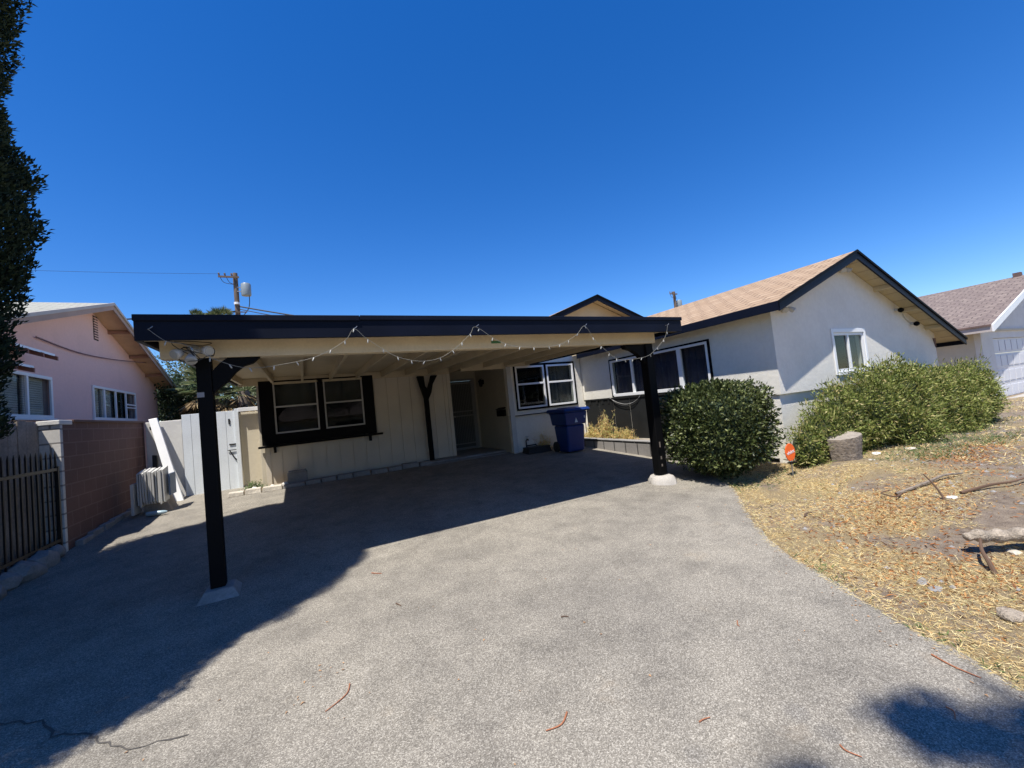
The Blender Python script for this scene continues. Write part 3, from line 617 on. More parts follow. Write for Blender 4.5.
# ------------------------------------------------------------------ porch fittings
wl = thing('porch_lamp', (4.955, 11.6, 2.25), 'small black lantern on the recessed porch wall', 'lamp')
MB().box(4.93, 4.954, 11.55, 11.65, 2.28, 2.42).build('backplate', M['black'], wl)
MB().lathe((4.86, 11.6, 2.2), [(.03, 0), (.05, .02), (.065, .16), (.08, .17), (.02, .23)], 8).build('lantern', M['black'], wl)
MB().tube([(4.94, 11.6, 2.40), (4.9, 11.6, 2.46), (4.86, 11.6, 2.42)], .008, 6).build('arm', M['black'], wl)
mbx = thing('mailbox', (4.9, 10.42, 1.28), 'black wall mailbox beside the front door recess', 'mailbox')
MB().box(4.84, 4.953, 10.22, 10.62, 1.28, 1.46).build('box', M['black'], mbx, bevel=.01)
MB().hull8([(4.82, 10.21, 1.47), (4.953, 10.21, 1.50), (4.953, 10.63, 1.50), (4.82, 10.63, 1.47)], [(4.82, 10.21, 1.48), (4.953, 10.21, 1.53), (4.953, 10.63, 1.53), (4.82, 10.63, 1.48)]).build('lid', M['black'], mbx)

# ------------------------------------------------------------------ recycling bin
bx, by, bz = 6.10, 8.95, dz(6.1, 8.95)
rb = thing('recycling_bin', (bx, by, bz), 'blue wheeled recycling bin with closed lid below the white window', 'bin')
def ring(w_, d_, z, yo=0): return [(bx-w_/2, by-d_/2+yo, bz+z), (bx+w_/2, by-d_/2+yo, bz+z), (bx+w_/2, by+d_/2+yo, bz+z), (bx-w_/2, by+d_/2+yo, bz+z)]
mb = MB(); mb.hull8(ring(.50, .50, .02), ring(.56, .62, .70)); mb.build('body', M['binblue'], rb, bevel=.05)
mb = MB(); mb.hull8(ring(.62, .68, .701), ring(.68, .76, 1.03)); mb.build('upper_body', M['binblue'], rb, bevel=.03)
mb = MB(); mb.hull8(ring(.78, .84, 1.031), ring(.78, .84, 1.06)); mb.build('rim', M['binblue'], rb, bevel=.012)
mb = MB(); mb.hull8(ring(.82, .90, 1.061, -.01), ring(.74, .80, 1.125, -.01)); mb.hull8(ring(.40, .5, 1.126), ring(.34, .42, 1.145)); mb.build('lid', M['binblue'], rb, bevel=.02)
MB().tube([(bx-.28, by+.42, bz+.98), (bx-.28, by+.47, bz+1.03), (bx+.28, by+.47, bz+1.03), (bx+.28, by+.42, bz+.98)], .016, 8).build('handle', M['binblue'], rb)
for s_ in (-1, 1): MB().lathe((bx+s_*.27+.03, by+.27, bz+.14), [(.04, 0), (.135, .002), (.14, .02), (.14, .05), (.04, .06)], 20, 'X').build('wheel', M['rubber'], rb, smooth=True)
FBn = Fr((bx, by-.345, bz), (1, 0, 0), (0, -1, 0))
MB().poly(FBn, [(-.06, .76), (.03, .76), (-.015, .88)], .018, .024).build('emblem', mat('white_print', (.6, .65, .7), .5), rb)
MB().poly(FBn, [(.235, .85), (.275, .85), (.275, .91), (.235, .91)], .018, .023).build('sticker', mat('white_print_b', (.6, .62, .65), .5), rb)

# faucet with a dark box
fc = thing('hose_bib', (5.45, 9.9, .3), 'outdoor faucet on pipes against the white wall left of the blue bin', 'faucet')
MB().tube([(5.32, 9.93, .26), (5.32, 9.93, .55), (5.32, 9.86, .60), (5.32, 9.80, .58)], .018, 8).tube([(5.32, 9.93, .42), (5.62, 9.93, .42), (5.62, 9.93, .26)], .016, 8).build('pipe', M['iron'], fc)
MB().lathe((5.32, 9.85, .62), [(.012, 0), (.012, .04), (.045, .045), (.045, .06), (.01, .065)], 10).build('valve', M['steel'], fc, smooth=True)
tg = thing('utility_box', (5.4, 9.65, .24), 'low black box on the slab beneath the outdoor faucet', 'box')
MB().hull8([(5.12, 9.45, .24), (5.82, 9.45, .24), (5.82, 9.85, .24), (5.12, 9.85, .24)], [(5.15, 9.48, .37), (5.79, 9.48, .37), (5.79, 9.82, .37), (5.15, 9.82, .37)]).build('body', M['rubber'], tg, bevel=.01)
MB().box(5.14, 5.80, 9.47, 9.83, .372, .40).build('lid', M['rubber'], tg, bevel=.008)

# ------------------------------------------------------------------ house details on the gable
def seccam(x, z, label):
    t = thing('security_camera', (x, 4.25, z), label, 'camera', 'dark round cameras below the gable eave')
    MB().tube([(x, 4.297, z+.02), (x, 4.24, z+.02)], [.03, .03], 12).build('mount', M['dull'], t)
    c = Vector((x, 4.20, z)); MB().lathe((x, 4.19, z-.055), [(.012, 0), (.045, .02), (.058, .055), (.045, .09), (.012, .11)], 14).build('body', M['black'], t, smooth=True)
seccam(12.15, rz(12.15)-.22, 'upper of the two dark round cameras below the gable eave'); seccam(12.85, rz(12.85)-.27, 'lower of the two dark round cameras below the gable eave')
tag(MB().tube(spline([(12.2, 4.285, rz(12.2)-.2), (12.4, 4.28, rz(12.4)-.15), (12.6, 4.28, rz(12.6)-.24), (12.83, 4.285, rz(12.83)-.24)]), .008, 6).build('camera_cable', M['dull']), 'thin cable running between the two cameras on the gable', 'cable')
def spot(x, z, label):
    t = thing('spot_light', (x, 4.25, z), label, 'flood light', 'white spot lights on the gable wall')
    MB().lathe((x, 4.299, z), [(.05, 0), (.05, .03), (.02, .04)], 12, 'Y').build('base', M['dull'], t, smooth=True)
    for s_, m_ in ((-1, 'dull'), (1, 'dull')):
        c = Vector((x+s_*.09, 4.2, z)); ax = Vector((s_*.5, -.5, -.55)).normalized()
        MB().tube([c-ax*.05, c, c+ax*.06], [.025, .04, .05], 10).build('lamp_head', M[m_], t, smooth=True)
        MB().tube([(x, 4.26, z), c-ax*.04], .008, 6).build('arm', M[m_], t)
spot(7.78, rz(7.78)-.3, 'small double spot light at the left corner of the white gable'); spot(9.98, RZ-.26, 'small double spot light under the peak of the white gable')
tag(MB().poly(Fr((0, 4.298, 0), (1, 0, 0), (0, -1, 0)), [(13.93, 2.14), (14.07, 2.14), (14.03, 1.92)], .002, .02).build('dark_bracket', M['brownboard']), 'dark pointed bracket at the right corner of the gable wall', 'bracket')

# ------------------------------------------------------------------ right of the house
tc_ = thing('terracotta_pipe', (14.32, 4.5, .1), 'terracotta flue pipe with dark cap behind the right end of the hedge', 'pipe')
MB().lathe((14.28, 4.55, .1), [(.12, 0), (.12, 1.42), (.15, 1.43), (.15, 1.52)], 14).build('pipe', M['terra'], tc_, smooth=True)
MB().lathe((14.28, 4.55, 1.621), [(.13, 0), (.14, .02), (.09, .09), (.02, .12)], 14).build('cap', M['brownboard'], tc_, smooth=True)
sg = thing('side_gate', (15.5, 5.6, .1), 'brown wooden gate between the two houses', 'gate')
mb = MB()
for i in range(4): mb.box(14.1+i*.27, 14.1+i*.27+.262, 5.8, 5.83, .1, 1.95)
mb.build('boards', M['brownboard'], sg); MB().box(14.1, 15.17, 5.831, 5.87, 1.6, 1.7).box(14.1, 15.17, 5.831, 5.87, .4, .5).build('rail', M['brownboard'], sg)

nh = thing('neighbour_house', (21, 5, .1), 'neighbour house with brown shingle roof, beige stucco and white garage door at the right edge', 'house')
NRX, NRZ, NS = 24.0, 4.35, .33
def nz(x): return NRZ-NS*abs(x-NRX)
FN = Fr((0, 4.7, 0), (1, 0, 0), (0, -1, 0))
MB().box(18.752, 18.9, 4.852, 14, -.1, 2.5).build('side_wall', M['stuccobeige'], nh)
wall_with_holes(FN, 18.75, 29.2, -.1, 2.35, [(19.75, 24.6, -.1, 2.1)], -.15, .0).build('wall', M['stuccowhite'], nh)
MB().poly(FN, [(18.75, 2.352), (29.2, 2.352), (NRX, NRZ-.08)], -.15, 0).build('gable_wall', M['stuccowhite'], nh)
MB().fb(FN, 18.7, 29.3, 2.33, 2.40, .001, .05).build('gable_band', M['stuccobeige'], nh)
gd = MB()
for i in range(4): gd.fb(FN, 19.75, 24.6, .12+i*.495, .12+i*.495+.487, -.1, -.06)
gdo = gd.build('garage_door', M['garage'], nh, bevel=.006)
pn = MB()
for i in range(4):
    for j in range(8): pn.fb(FN, 19.85+j*.6, 20.35+j*.6, .19+i*.495, .54+i*.495, -.0595, -.045)
pn.build('door_panel', M['garage'], gdo, bevel=.01)
roofplane('roof', [(18.2, 4.3, nz(18.2)), (18.2, 14, nz(18.2)), (NRX, 14, NRZ), (NRX, 4.3, NRZ)], M['shingle2'], nh, .04)
roofplane('roof', [(29.8, 4.3, nz(29.8)), (29.8, 14, nz(29.8)), (NRX, 14, NRZ), (NRX, 4.3, NRZ)], M['shingle2'], nh, .04)
FNr = Fr((0, 4.3, 0), (1, 0, 0), (0, -1, 0))
MB().poly(FNr, [(18.15, nz(18.15)+.05), (NRX, NRZ+.05), (NRX, NRZ-.16), (18.15, nz(18.15)-.16)], 0, .04).build('rake_board', M['white'], nh)
MB().poly(FNr, [(29.85, nz(29.85)+.05), (NRX, NRZ+.05), (NRX, NRZ-.16), (29.85, nz(29.85)-.16)], 0, .04).build('rake_board', M['white'], nh)
MB().box(18.15, 18.19, 4.3, 14, nz(18.2)-.17, nz(18.2)+.03).build('fascia', mat('pale_tan_trim', (.46, .4, .36), .7), nh)
MB().box(18.11, 18.149, 4.31, 14, nz(18.2)+.0, nz(18.2)+.045).build('drip_edge', M['brownboard'], nh)
MB().box(23.9, 24.1, 4.75, 4.95, 4.2, 4.52).build('roof_vent', M['brownboard'], nh)
# neighbour driveway and low rubble strip
mb = MB(); mb.add([(19.2, -12, gh(19.2, -12)+.015), (26, -12, gh(26, -12)+.015), (26, 4.55, gh(26, 4.55)+.04), (19.2, 4.55, gh(19.2, 4.5)+.04)], [(0, 1, 2, 3)])
o = mb.build('neighbour_driveway', M['conc']); tag(o, kind='structure')

# ------------------------------------------------------------------ left side: block wall, fences, gate
bw = thing('block_wall', (-3.2, 9.8, .1), 'brown painted block garden wall with a white painted end pier along the left of the driveway', 'wall')
MB().box(-3.30, -3.10, 8.22, 11.6, .05, 2.0).build('wall', M['brownblock'], bw)
MB().box(-3.315, -3.095, 8.15, 8.219, .05, 1.96).build('end_pier', M['whiteblock'], bw, bevel=.004)
MB().box(-3.33, -3.09, 8.13, 8.5, 1.965, 2.03).build('pier_cap', M['stuccowhite'], bw, bevel=.008)
MB().box(-3.33, -3.07, 8.501, 11.6, 2.001, 2.04).build('coping', mat('brown_coping', (.12, .065, .05), .8), bw, bevel=.006)
mb = MB(); y = 8.4
while y < 11.2: mb.box(-3.095, -3.02+random.uniform(-.01, .02), y, y+.38, .1, dz(0, y)+.08+random.uniform(-.01, .02)); y += .39
mb.build('footing', M['concdark'], bw, bevel=.01)
gw = thing('stucco_wall', (-2.7, 11.6, .2), 'short white stucco wall between the brown block wall and the gate', 'wall')
MB().box(-3.05, -2.42, 11.5, 11.65, .15, 2.0).build('wall', M['stuccowhite'], gw, bevel=.01)
gt = thing('side_gate', (-1.9, 11.4, .2), 'tall white plank gate with a dark latch beside the house', 'gate')
for i, (a, b) in enumerate(((-2.40, -2.24), (-2.235, -1.92), (-1.915, -1.60), (-1.595, -1.43))):
    MB().box(a, b, 11.40, 11.44, .24, 2.10).build('plank', M['gate'], gt, bevel=.004)
MB().box(-2.40, -1.43, 11.445, 11.49, .5, .6).box(-2.40, -1.43, 11.445, 11.49, 1.7, 1.8).build('rail', M['gate'], gt)
MB().box(-1.56, -1.37, 11.385, 11.398, 1.32, 1.345).box(-1.42, -1.36, 11.37, 11.384, 1.27, 1.40).build('latch', M['iron'], gt)
MB().box(-1.55, -1.52, 11.385, 11.398, 1.80, 1.92).build('hinge', M['iron'], gt)
MB().tube(spline([(-1.56, 11.38, 1.20), (-1.52, 11.375, 1.12), (-1.47, 11.375, 1.02), (-1.43, 11.38, .97)]), .012, 6).tube([(-1.60, 11.38, 1.20), (-1.36, 11.38, 1.21)], .01, 6).build('bolt_chain', M['iron'], gt)
gp = thing('gate_post', (-1.37, 11.42, .2), 'white wooden gate post and lintel at the corner of the house', 'post')
MB().box(-1.425, -1.345, 11.36, 11.46, .22, 2.14).build('post', M['gate'], gp, bevel=.005)
MB().box(-1.344, -.62, 11.34, 11.42, 2.06, 2.15).build('lintel', M['white'], gp, bevel=.005)
sw = thing('stucco_wall', (-1.05, 11.45, .2), 'cream stucco wall stub between the gate post and the board siding', 'wall')
MB().box(-1.34, -.801, 11.46, 11.6, .15, 2.04).box(-.93, -.80, 11.02, 11.459, .15, 2.75).build('wall', M['stuccobeige'], sw, bevel=.006)
lb = thing('leaning_board', (-2.45, 11.1, .28), 'long white timber beam leaning against the stucco wall', 'board')
MB().hull8([(-2.50, 10.86, .29), (-2.33, 10.86, .27), (-2.33, 10.93, .27), (-2.50, 10.93, .29)], [(-2.96, 11.38, 2.06), (-2.82, 11.38, 2.08), (-2.82, 11.45, 2.08), (-2.96, 11.45, 2.06)]).build('board', M['white'], lb, bevel=.005)
MB().add([(-2.945, 11.352, 1.90), (-2.90, 11.352, 1.905), (-2.895, 11.345, 1.83), (-2.935, 11.345, 1.825)], [(0, 1, 2, 3)]).build('hole', M['black'], lb)
# bundle of slats
sb = thing('slat_bundle', (-2.6, 10.0, .25), 'bundle of weathered white slats stacked upright against the brown wall', 'slats')
rr = random.Random(3)
for i in range(11):
    x = -2.78+i*.036; z1 = 1.03+rr.uniform(-.02, .02); y = 9.86+rr.uniform(-.02, .02)
    MB().hull8([(x, y, .45+rr.uniform(-.05, .08)), (x+.026, y, .45), (x+.026, y+.30, .42), (x, y+.30, .42)], [(x+rr.uniform(-.01, .01), y-.02, z1), (x+.026, y-.02, z1), (x+.03, y+.30, z1+.05), (x, y+.30, z1+.05)]).build('slat', M['dull'], sb)
MB().box(-2.86, -2.82, 9.8, 10.2, .3, .85).build('panel', M['dull'], sb)
mb = MB(); mb.hull8([(-2.72, 9.95, .26), (-2.32, 9.95, .26), (-2.32, 10.4, .26), (-2.72, 10.4, .26)], [(-2.74, 9.98, .45), (-2.45, 9.98, .62), (-2.45, 10.4, .62), (-2.74, 10.4, .45)]); mb.build('board', M['greywood'], sb)
MB().box(-2.36, -2.33, 9.98, 10.36, .55, .95).build('panel', mat('faded_blue_panel', (.12, .17, .26), .6), sb)
tag(MB().tube([(-2.62, 9.7, .30), (-2.45, 9.66, .30), (-2.36, 9.65, .30), (-2.32, 9.645, .30)], [.04, .04, .03, .015], 10).build('plastic_bottle', mat('pale_blue_plastic', (.3, .4, .45), .25), smooth=True), 'crushed pale blue plastic bottle lying below the bundle of slats', 'bottle')
tag(MB().hull8([(-2.90, 11.2, .25), (-2.80, 11.2, .25), (-2.80, 11.28, .25), (-2.90, 11.28, .25)], [(-2.89, 11.2, 1.3), (-2.81, 11.2, 1.28), (-2.81, 11.28, 1.28), (-2.89, 11.28, 1.3)]).build('dark_post', M['rubber'], bevel=.01), 'short dark post standing in the wall corner behind the slats', 'post')

# timber fence and iron fence
tf = thing('timber_fence', (-3.42, 6.6, .1), 'weathered grey board fence behind the black iron fence', 'fence')
y = 4.2; rr = random.Random(11)
while y < 8.1:
    w_ = .185; MB().box(-3.34, -3.32+rr.uniform(0, .012), y, y+w_, .15, 2.02+rr.uniform(-.03, .02)).build('board', M['greywood'], tf, bevel=.003); y += w_+.008
MB().box(-3.40, -3.341, 4.2, 8.12, .5, .59).box(-3.40, -3.341, 4.2, 8.12, 1.6, 1.69).build('rail', M['greywood'], tf)
fi = thing('iron_fence', (-3.13, 6.5, .2), 'black iron picket fence with pointed tips on a rubble curb', 'fence')
MB().box(-3.145, -3.115, 4.0, 8.1, 1.32, 1.36).box(-3.145, -3.115, 4.0, 8.1, .34, .38).build('rail', M['iron'], fi)
y = 4.05
while y < 8.1:
    r_ = .009
    MB().box(-3.13-r_, -3.13+r_, y-r_, y+r_, .26, 1.54).hull8([(-3.13-r_, y-r_, 1.54), (-3.13+r_, y-r_, 1.54), (-3.13+r_, y+r_, 1.54), (-3.13-r_, y+r_, 1.54)], [(-3.131, y-.001, 1.60), (-3.129, y-.001, 1.60), (-3.129, y+.001, 1.60), (-3.131, y+.001, 1.60)]).build('picket', M['iron'], fi); y += .115
MB().box(-3.15, -3.11, 8.08, 8.12, .2, 1.38).build('post', M['iron'], fi); MB().box(-3.15, -3.11, 3.96, 4.0, .1, 1.45).build('post', M['iron'], fi)

def rock(mb, c, r, seed, squash=.6, stretch=(1, 1)):
    bm = bmesh.new(); bmesh.ops.create_icosphere(bm, subdivisions=2, radius=1); off = Vector((seed*3.1, seed*1.7, seed*.9)); vs = []
    for v in bm.verts:
        n_ = 1+.35*noise.noise(v.co*1.3+off)+.12*noise.noise(v.co*4+off); q = v.co*n_*r; vs.append(Vector(c)+Vector((q.x*stretch[0], q.y*stretch[1], q.z*squash)))
    fs = [tuple(v.index for v in f.verts) for f in bm.faces]; bm.free(); mb.add(vs, fs); return mb
rr = random.Random(21); y = 4.4; k = 0
rocks = []
ORD = ['first', 'second', 'third', 'fourth', 'fifth', 'sixth', 'seventh', 'eighth', 'ninth', 'tenth', 'eleventh', 'twelfth', 'thirteenth', 'fourteenth', 'fifteenth', 'sixteenth']
while y < 8.0:
    r_ = rr.uniform(.13, .2); x = -3.12+rr.uniform(-.03, .04)
    o = rock(MB(), (x, y, dz(0, y)+.08), r_, k+1, .75, (.9, 1.2)).build('curb_rock', M['concdark'], smooth=True)
    rocks.append(o); y += r_*1.9; k += 1

for i, o in enumerate(reversed(rocks)): tag(o, 'rough grey curb rock under the iron fence, %s from the white pier' % ORD[i], 'rock', 'rubble rocks under the iron fence')
# brick edging in front of the board siding
rr = random.Random(31); x = -1.5; nA = nB = 0
while x < 2.7:
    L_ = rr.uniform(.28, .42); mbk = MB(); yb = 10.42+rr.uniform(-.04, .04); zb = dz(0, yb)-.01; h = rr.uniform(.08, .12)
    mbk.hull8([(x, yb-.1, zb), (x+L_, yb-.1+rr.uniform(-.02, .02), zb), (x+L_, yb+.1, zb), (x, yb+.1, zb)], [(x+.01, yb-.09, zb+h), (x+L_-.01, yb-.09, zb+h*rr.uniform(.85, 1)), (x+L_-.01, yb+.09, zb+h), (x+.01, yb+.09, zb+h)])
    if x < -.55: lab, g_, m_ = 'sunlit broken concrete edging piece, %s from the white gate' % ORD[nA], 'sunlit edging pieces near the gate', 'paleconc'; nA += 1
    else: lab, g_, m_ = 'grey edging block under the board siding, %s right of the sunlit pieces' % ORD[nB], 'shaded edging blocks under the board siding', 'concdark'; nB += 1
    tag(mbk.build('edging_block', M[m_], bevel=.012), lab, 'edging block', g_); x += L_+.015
o = MB().box(-1.34, 2.75, 10.52, 10.97, .1, .315).build('border_soil', M['soil']); tag(o, kind='structure')
cb = thing('concrete_block', (-.25, 10.7, .3), 'single grey concrete block standing against the board siding below the window', 'block')
mbk = MB(); mbk.box(-.42, -.02, 10.6, 10.78, .316, .56); mbk.build('block', M['concdark'], cb, bevel=.008); MB().box(-.40, -.04, 10.61, 10.77, .561, .60).build('cap', M['concdark'], cb, bevel=.006)
for i, (x, y, r_, lab) in enumerate(((-.47, 10.62, .07, 'round white stone beside the concrete block'), (-.72, 10.6, .05, 'small pale stone among the edging near the gate'), (-1.05, 10.62, .06, 'flat pale stone below the cream stucco stub'))):
    tag(rock(MB(), (x, y, .335), r_, 40+i, .8).build('stone', M['stuccowhite'], smooth=True), lab, 'stone')

# ------------------------------------------------------------------ pink house
ph = thing('pink_house', (-4.4, 13, .1), 'pink stucco neighbour house with a grey shingle gable roof beyond the brown wall', 'house')
PY, PZ, PS = 13.05, 4.98, .315
def pz(y): return PZ-PS*abs(y-PY)
hp = [(13.07, 15.84, 2.23, 3.05), (8.9, 11.31, 2.23, 3.05)]
wall_with_holes(FP, 5.0, 17.95, -.1, 3.2, hp, -.15, 0).build('wall', M['pink'], ph)
MB().poly(FP, [(PY-(PZ-.035-3.2)/PS, 3.2005), (17.95, 3.2005), (17.95, pz(17.95)-.035), (PY, PZ-.035)], -.15, 0).build('gable_wall', M['pink'], ph)
MB().box(-9, -4.551, 17.8, 17.95, 0, 3.3).build('end_wall', M['pink'], ph)
roofplane('roof', [(-3.92, 18.15, pz(18.15)), (-14, 18.15, pz(18.15)), (-14, PY, PZ), (-3.92, PY, PZ)], M['pinkshingle'], ph)
roofplane('roof', [(-3.92, 7.0, pz(7.0)), (-14, 7.0, pz(7.0)), (-14, PY, PZ), (-3.92, PY, PZ)], M['pinkshingle'], ph)
FPr = Fr((-3.92, 0, 0), (0, 1, 0), (1, 0, 0))
for y_ in (7.0, 18.17):
    MB().poly(FPr, [(y_, pz(y_)+.0), (PY, PZ+.0), (PY, PZ-.13), (y_, pz(y_)-.13)], -.03, .0).build('rake_board', M['pinktrim'], ph)
    MB().poly(FPr, [(y_, pz(y_)+.045), (PY, PZ+.045), (PY, PZ-.02), (y_, pz(y_)-.02)], .001, .03).build('drip_edge', M['greytrim'], ph)
for ya, yb in ((PY, 18.15), (7.0, PY)):
    MB().hull8([(-4.4, ya, pz(ya)-.03), (-3.951, ya, pz(ya)-.03), (-3.951, yb, pz(yb)-.03), (-4.4, yb, pz(yb)-.03)], [(-4.4, ya, pz(ya)-.005), (-3.951, ya, pz(ya)-.005), (-3.951, yb, pz(yb)-.005), (-4.4, yb, pz(yb)-.005)]).build('soffit', mat('peach_soffit', (.62, .42, .27), .7), ph)
for y_ in (14.2, 15.6, 16.9, 10.8, 12): MB().box(-4.4, -3.951, y_-.03, y_+.03, pz(y_)-.13, pz(y_)-.04).build('lookout', mat('brown_lookout', (.30, .16, .11), .7), ph)
mb = MB()
for i in range(9): z = 4.22+i*.062; mb.fb(FP, 13.36, 13.58, z, z+.03, .001, .02)
MB().fb(FP, 13.34, 13.60, 4.19, 4.79, .0005, .004).build('vent_back', M['dark'], ph); mb.build('vent', M['pink'], ph)
def pwin(u0, u1, splits, bl):
    f = MB(); fw = .06
    f.fb(FP, u0, u1, 2.23, 2.29, .0, .035); f.fb(FP, u0, u1, 2.99, 3.05, .0, .035)
    for u in [u0]+splits+[u1-fw]: f.fb(FP, u, u+fw, 2.29, 2.99, .0, .035)
    f.fb(FP, u0-.05, u1+.05, 2.19, 2.229, .0, .06)
    fo = f.build('window', M['white'], ph, bevel=.004); us_ = [u0]+splits+[u1-fw]
    for a, b in zip(us_[:-1], us_[1:]): MB().fb(FP, a+fw, b, 2.29, 2.99, -.03, -.024).build('pane', M['glass'], fo)
    mbb = MB()
    for (a, b) in bl:
        z = 2.3
        while z < 2.98: mbb.fb(FP, a, b, z, z+.035, -.09, -.07); z += .042
    mbb.build('blind', M['blind'], fo)
    room(FP, u0-.05, u1+.05, 2.15, 3.1, -.151, -1.2, fo)
pwin(13.07, 15.84, [13.66, 14.36, 15.05], [(13.15, 13.62), (13.74, 14.34)]); pwin(8.9, 11.31, [9.5, 10.45], [(9.58, 10.4), (10.52, 11.2)])
MB().fb(FP, 15.11, 15.78, 2.66, 2.70, 0, .03).fb(FP, 15.11, 15.78, 2.58, 2.61, 0, .03).build('window_bar', M['white'], ph)
def awning(y0, y1, z, x_out, label):
    t = thing('awning', (-4.1, y0, z-.3), label, 'awning', 'metal awnings on the pink house')
    m_ = MB(); m_.hull8([(-4.39, y0, z-.02), (x_out, y0, z-.22), (x_out, y1, z-.22), (-4.39, y1, z-.02)], [(-4.39, y0, z+.02), (x_out, y0, z-.18), (x_out, y1, z-.18), (-4.39, y1, z+.02)]); m_.build('panel', M['white'], t)
    mr_ = mat('rust_brown_paint', (.22, .09, .06), .7); yy = y0+.1
    while yy < y1: MB().hull8([(-4.38, yy, z-.12), (x_out+.03, yy, z-.30), (x_out+.03, yy+.04, z-.30), (-4.38, yy+.04, z-.12)], [(-4.38, yy, z-.025), (x_out+.03, yy, z-.225), (x_out+.03, yy+.04, z-.225), (-4.38, yy+.04, z-.025)]).build('bracket', mr_, t); yy += .45
awning(8.0, 10.36, 3.53, -3.95, 'upper white metal awning above the left window of the pink house'); awning(7.0, 9.43, 3.19, -3.85, 'lower white metal awning beside the cypress on the pink house')
tag(MB().tube(spline([(-4.36, 10.8, 3.76), (-4.36, 12.4, 3.72), (-4.33, 14.2, 3.82), (-4.15, 16.3, 4.0)]), .014, 6).build('wall_cable', mat('brown_cable', (.22, .12, .11), .7)), 'thin cable sagging across the pink gable wall', 'cable')

# ------------------------------------------------------------------ utility poles
def upole(x, y, top, side, label, tz):
    t = thing('utility_pole', (x, y, 0), label, 'utility pole', 'utility poles')
    MB().tube([(x, y, .2), (x, y, top)], [.22, .15], 12).build('pole', M['pole'], t, smooth=True)
    MB().lathe((x+.62*side, y-.1, tz), [(.1, 0), (.30, .03), (.32, .1), (.32, .85), (.28, .92), (.1, .96)], 16).build('transformer', M['transf'], t, smooth=True)
    MB().box(x, x+.4*side if side > 0 else x, y-.14, y-.06, tz+.3, tz+.36).box(min(x, x+.4*side), max(x, x+.4*side), y-.14, y-.06, tz+.6, tz+.66).build('bracket', M['steel'], t)
    MB().hull8([(x-1.0*side, y-.3, top-.42), (x+.25, y-.3, top-.42), (x+.25, y-.2, top-.42), (x-1.0*side, y-.2, top-.42)], [(x-1.0*side, y-.3, top-.30), (x+.25, y-.3, top-.30), (x+.25, y-.2, top-.30), (x-1.0*side, y-.2, top-.30)]).build('crossarm', M['pole'], t)
    for k_ in (.95, .6, .2): 
        px_ = x-k_*side; MB().lathe((px_, y-.25, top-.30), [(.03, 0), (.03, .08), (.07, .1), (.05, .14), (.07, .17), (.02, .22)], 8).build('insulator', M['pole'], t, smooth=True)
        MB().tube(spline([(px_, y-.25, top-.1), (px_+.25*side, y-.2, top-.75), (x+.1*side, y-.2, top-.9)]), .02, 5).build('jumper', M['wire'], t)
    MB().tube(spline([(x+.8*side, y-.1, tz), (x+.7*side, y-.1, tz-.9), (x+.2*side, y-.1, tz-1.6)]), .03, 5).build('riser_cable', M['wire'], t)
    MB().tube([(x, y-.18, top-2.35), (x, y-.18, top-2.2)], .17, 10).build('band', M['white'], t)
    MB().box(x-.9, x+.6, y-.25, y-.19, top-2.95, top-2.88).build('crossarm', M['pole'], t)
upole(-3.73, 35, 13.1, 1, 'brown utility pole with grey transformer above the left half of the carport roof', 11.4)
upole(41.3, 35, 13.2, 1, 'distant utility pole with transformer rising behind the tan shingle roof', 11.2)
def wire(a, b, sag, r_, label):
    a = Vector(a); b = Vector(b); P = [a.lerp(b, i/16)-Vector((0, 0, sag*4*(i/16)*(1-i/16))) for i in range(17)]
    tag(MB().tube(P, r_, 5).build('power_line', M['wire']), label, 'power line', 'overhead power lines')
wire((-4.7, 34.8, 12.95), (-40, 31, 12.4), .6, .009, 'thin overhead line leaving the top of the pole to the left')
wire((-3.8, 34.8, 10.25), (-22, 30, 8.6), .5, .05, 'thick overhead cable low on the pole to the left')
wire((-3.6, 34.8, 10.6), (20, 35, 9.3), .9, .05, 'thick overhead cable sagging from the pole to the right')
wire((-3.6, 34.8, 10.4), (8, 22, 6.2), .4, .03, 'service line dropping from the pole behind the carport')

# ------------------------------------------------------------------ yard sign
ys_ = thing('yard_sign', (6.62, 3.82, gh(6.62, 3.82)), 'small orange oval yard sign with white lettering on a stake beside the round bush', 'sign')
zg = gh(6.62, 3.82); nrm = Vector((-.12, -1, .0)).normalized(); uu = Vector((-nrm.y, nrm.x, 0)); uu = -uu if uu.dot(Vector((1, 0, 0))) < 0 else uu
FS = Fr((6.62, 3.82, 0), uu, nrm)
oct_ = [(.105*math.cos(2*math.pi*i/24)*(1.0), zg+.37+.135*math.sin(2*math.pi*i/24)) for i in range(24)]
MB().poly(FS, oct_, -.006, .006).build('panel', M['orange'], ys_, bevel=.002)
MB().tube([(6.62, 3.82, zg-.05), (6.62, 3.82, zg+.25)], .008, 6).build('stake', M['steel'], ys_)
MB().hull8([FS.p(-.05, zg+.2, -.03), FS.p(.09, zg+.2, -.03), FS.p(.09, zg+.2, .03), FS.p(-.05, zg+.2, .03)], [FS.p(-.05, zg+.22, -.03), FS.p(.09, zg+.22, -.03), FS.p(.09, zg+.22, .03), FS.p(-.05, zg+.22, .03)]).build('solar_cap', M['black'], ys_)
fcv = bpy.data.curves.new('lettering', 'FONT'); fcv.body = 'vivint'; fcv.size = .075; fcv.align_x = 'CENTER'; fcv.align_y = 'CENTER'; fcv.extrude = .001; fcv.offset = .0012
to = bpy.data.objects.new('tmp_text', fcv); COL.objects.link(to); bpy.context.view_layer.update()
me = bpy.data.meshes.new_from_object(to.evaluated_get(bpy.context.evaluated_depsgraph_get())); bpy.data.objects.remove(to)
lo = link('lettering', me, M['white'], ys_, None); ang = R(12)
